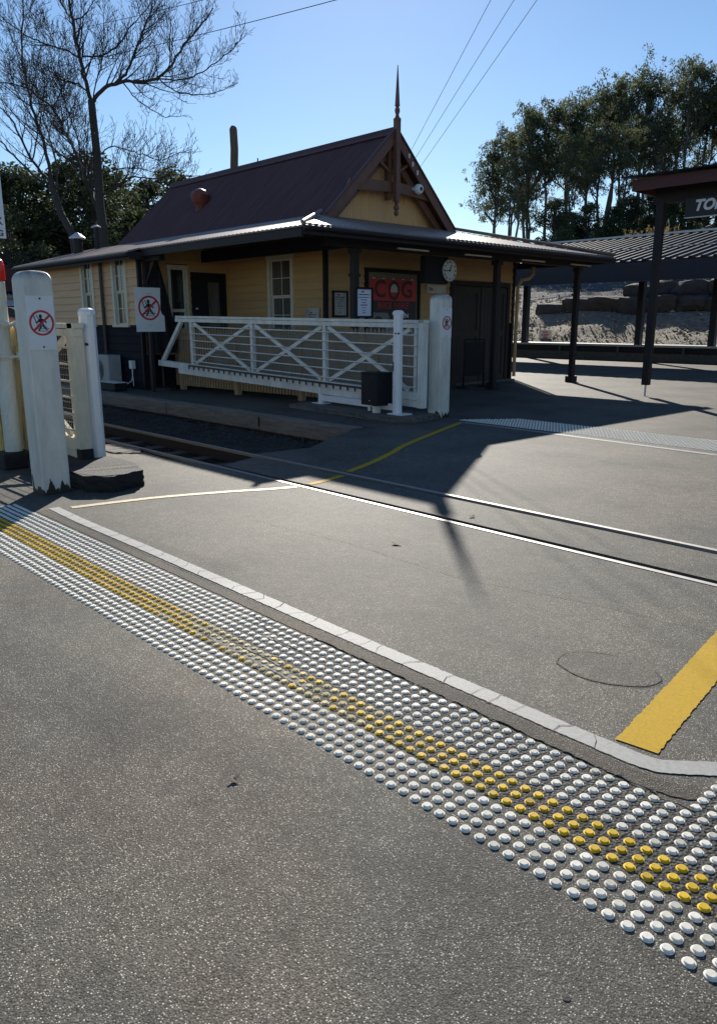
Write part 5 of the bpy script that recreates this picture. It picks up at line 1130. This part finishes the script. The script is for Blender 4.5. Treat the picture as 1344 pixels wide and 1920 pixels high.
def dense_tree(seed, name='dense_tree', H=10.0, W=3.4, leafm=m_leafd, low=.12, n=56, size=.24, cone=0.0):
    rng = random.Random(seed); e = bpy.data.objects.new(name, None); COL.objects.link(e); tr = MB(); cr = MB()
    tr.tube([(0, 0, 0), (.1, 0, H * .4), (0, .1, H * .85)], [.25, .17, .04], 8)
    for k in range(n):
        t = rng.random() ** .8; z = H * (low + (1 - low) * t); rad = W * (math.sin(math.pi * min(1, .18 + t * .82)) ** .6) * (1 - cone * t); a = rng.uniform(0, 6.28); rr = rad * rng.uniform(.45, 1.05)
        c = Vector((rr * math.cos(a), rr * math.sin(a), z)); tr.tube([(0, 0, z * .8), c * .6 + Vector((0, 0, z * .36)), c], [.06, .035, .012], 4, cap=False)
        leaf_clump(cr, c, rng.uniform(.5, 1.0), 150, size, rng, .7)
    tr.build('trunk', m_bark, e); cr.build('crown', leafm, e); return e
def place(protos, spots, grp, cat, labels, sink=.5, Href=13.0, wsc=1.0, hmin=4):
    rr = random.Random(len(spots)); used = set()
    for i, (x, y, zt) in enumerate(spots):
        k = i % len(protos); pr = protos[k]; o = pr if k not in used else copy_tree(pr); used.add(k)
        z = hill_h(x, y) - sink if y > 33 else -.42; H = max(hmin, zt - z); s = H / Href
        o.location = (x, y, z); o.scale = (s * wsc * rr.uniform(.9, 1.15),) * 2 + (s,); o.rotation_euler = (0, 0, rr.uniform(0, 6.28)); tag(o, labels[k], cat, grp)
GUM = [(-53.7, 68.2, 19.2), (-51.7, 67.8, 19.5), (-52.8, 71.4, 21.0), (-49.7, 70.0, 21.9), (-47.6, 70.2, 22.3), (-48.1, 74.6, 23.3), (-50.0, 80.8, 25.3), (-47.3, 80.8, 25.8), (-45.5, 81.3, 26.3), (-40.8, 76.4, 25.5), (-41.1, 80.6, 24.9), (-38.1, 78.6, 25.7), (-35.7, 78.3, 25.2), (-33.4, 78.5, 24.9), (-31.5, 80.6, 24.4), (-32.0, 89.6, 26.6), (-28.9, 89.4, 25.1), (-61.3, 80.3, 18.8), (-46.7, 63.7, 17.1), (-54.3, 77.4, 20.0), (-57.3, 85.3, 21.7), (-40.6, 63.2, 17.3), (-50.4, 81.9, 22.5), (-39.8, 67.6, 19.1), (-36.8, 65.6, 17.7), (-48.9, 90.8, 25.0), (-37.8, 73.7, 19.8), (-40.7, 83.2, 22.2), (-43.5, 92.8, 25.7), (-35.4, 79.4, 22.0), (-34.3, 80.5, 23.0), (-31.0, 77.0, 20.3), (-26.5, 68.6, 19.5), (-32.5, 88.8, 23.8), (-29.8, 86.2, 22.4), (-26.1, 80.2, 19.5)]
LEFT = [(-41.7, 19.4, 10.1), (-45.9, 19.9, 10.0), (-46.7, 22.9, 10.2), (-44.9, 16.9, 9.5), (-43.5, 15.0, 9.4), (-50.1, 20.0, 10.3), (-48.9, 25.1, 9.5), (-52.7, 28.7, 10.9), (-50.1, 29.1, 11.6), (-54.7, 33.2, 11.8), (-47.8, 14.8, 10.2), (-37.7, 13.5, 6.4), (-42.5, 22.3, 7.6), (-45.3, 25.5, 8.5), (-55.4, 23.0, 9.3), (-63.4, 40.0, 11.9), (-50.2, 13.7, 10.6)]
GUM += [((a[0] + b[0]) / 2 + .8, (a[1] + b[1]) / 2 - 3, (a[2] + b[2]) / 2 - .9) for a, b in list(zip(GUM[1:16], GUM[2:17]))[::2]]
gp = [gum(31, first=.5, dens=.62), gum(47, first=.45, dens=.8), gum(53, first=.52, spread=.25, dens=.62), gum(61, first=.58, dens=.75)]
place(gp, [g_ for k, g_ in enumerate(GUM) if k not in (0, 17, 20)], 'gum trees on the hill', 'tree', ['gum tree with bare trunk and open crown in the hillside forest'] * 4, wsc=.7)
under = [dense_tree(71, 'understory_tree', 8, 2.6, m_leafg, .02, 60, .26), dense_tree(72, 'understory_tree', 8, 2.2, m_leafd, .02, 60, .26)]
ru = random.Random(77); us = []
for i in range(46):
    ang = R(47) - math.atan2((935 + i * 15.5 - 672), 1443 / math.cos(R(13.8))) ; d = ru.uniform(66, 100); x, y = -math.sin(ang) * d, math.cos(ang) * d
    us.append((x, y, hill_h(x, y) + ru.uniform(2.8, 6) * (1 if i > 5 else .6)))
place(under, us, 'low dense trees under the gums', 'tree', ['low bushy tree filling the gap under the gum trees', 'low dark bushy tree under the gum trees'], Href=8.0, hmin=2)
dp = [dense_tree(81, 'evergreen_tree', 10, 3.2, m_leafd), dense_tree(82, 'evergreen_tree', 10, 2.8, m_leafd, n=62), dense_tree(83, 'evergreen_tree', 10, 3.0, m_leafg, n=46)]
place(dp, LEFT, 'evergreens behind the bare trees', 'tree', ['dark dense evergreen tree behind the bare trees'] * 2 + ['grey green looser evergreen behind the bare trees'], Href=10.0, wsc=1.15, hmin=3)
# distant wood so that no bare horizon shows between the trunks
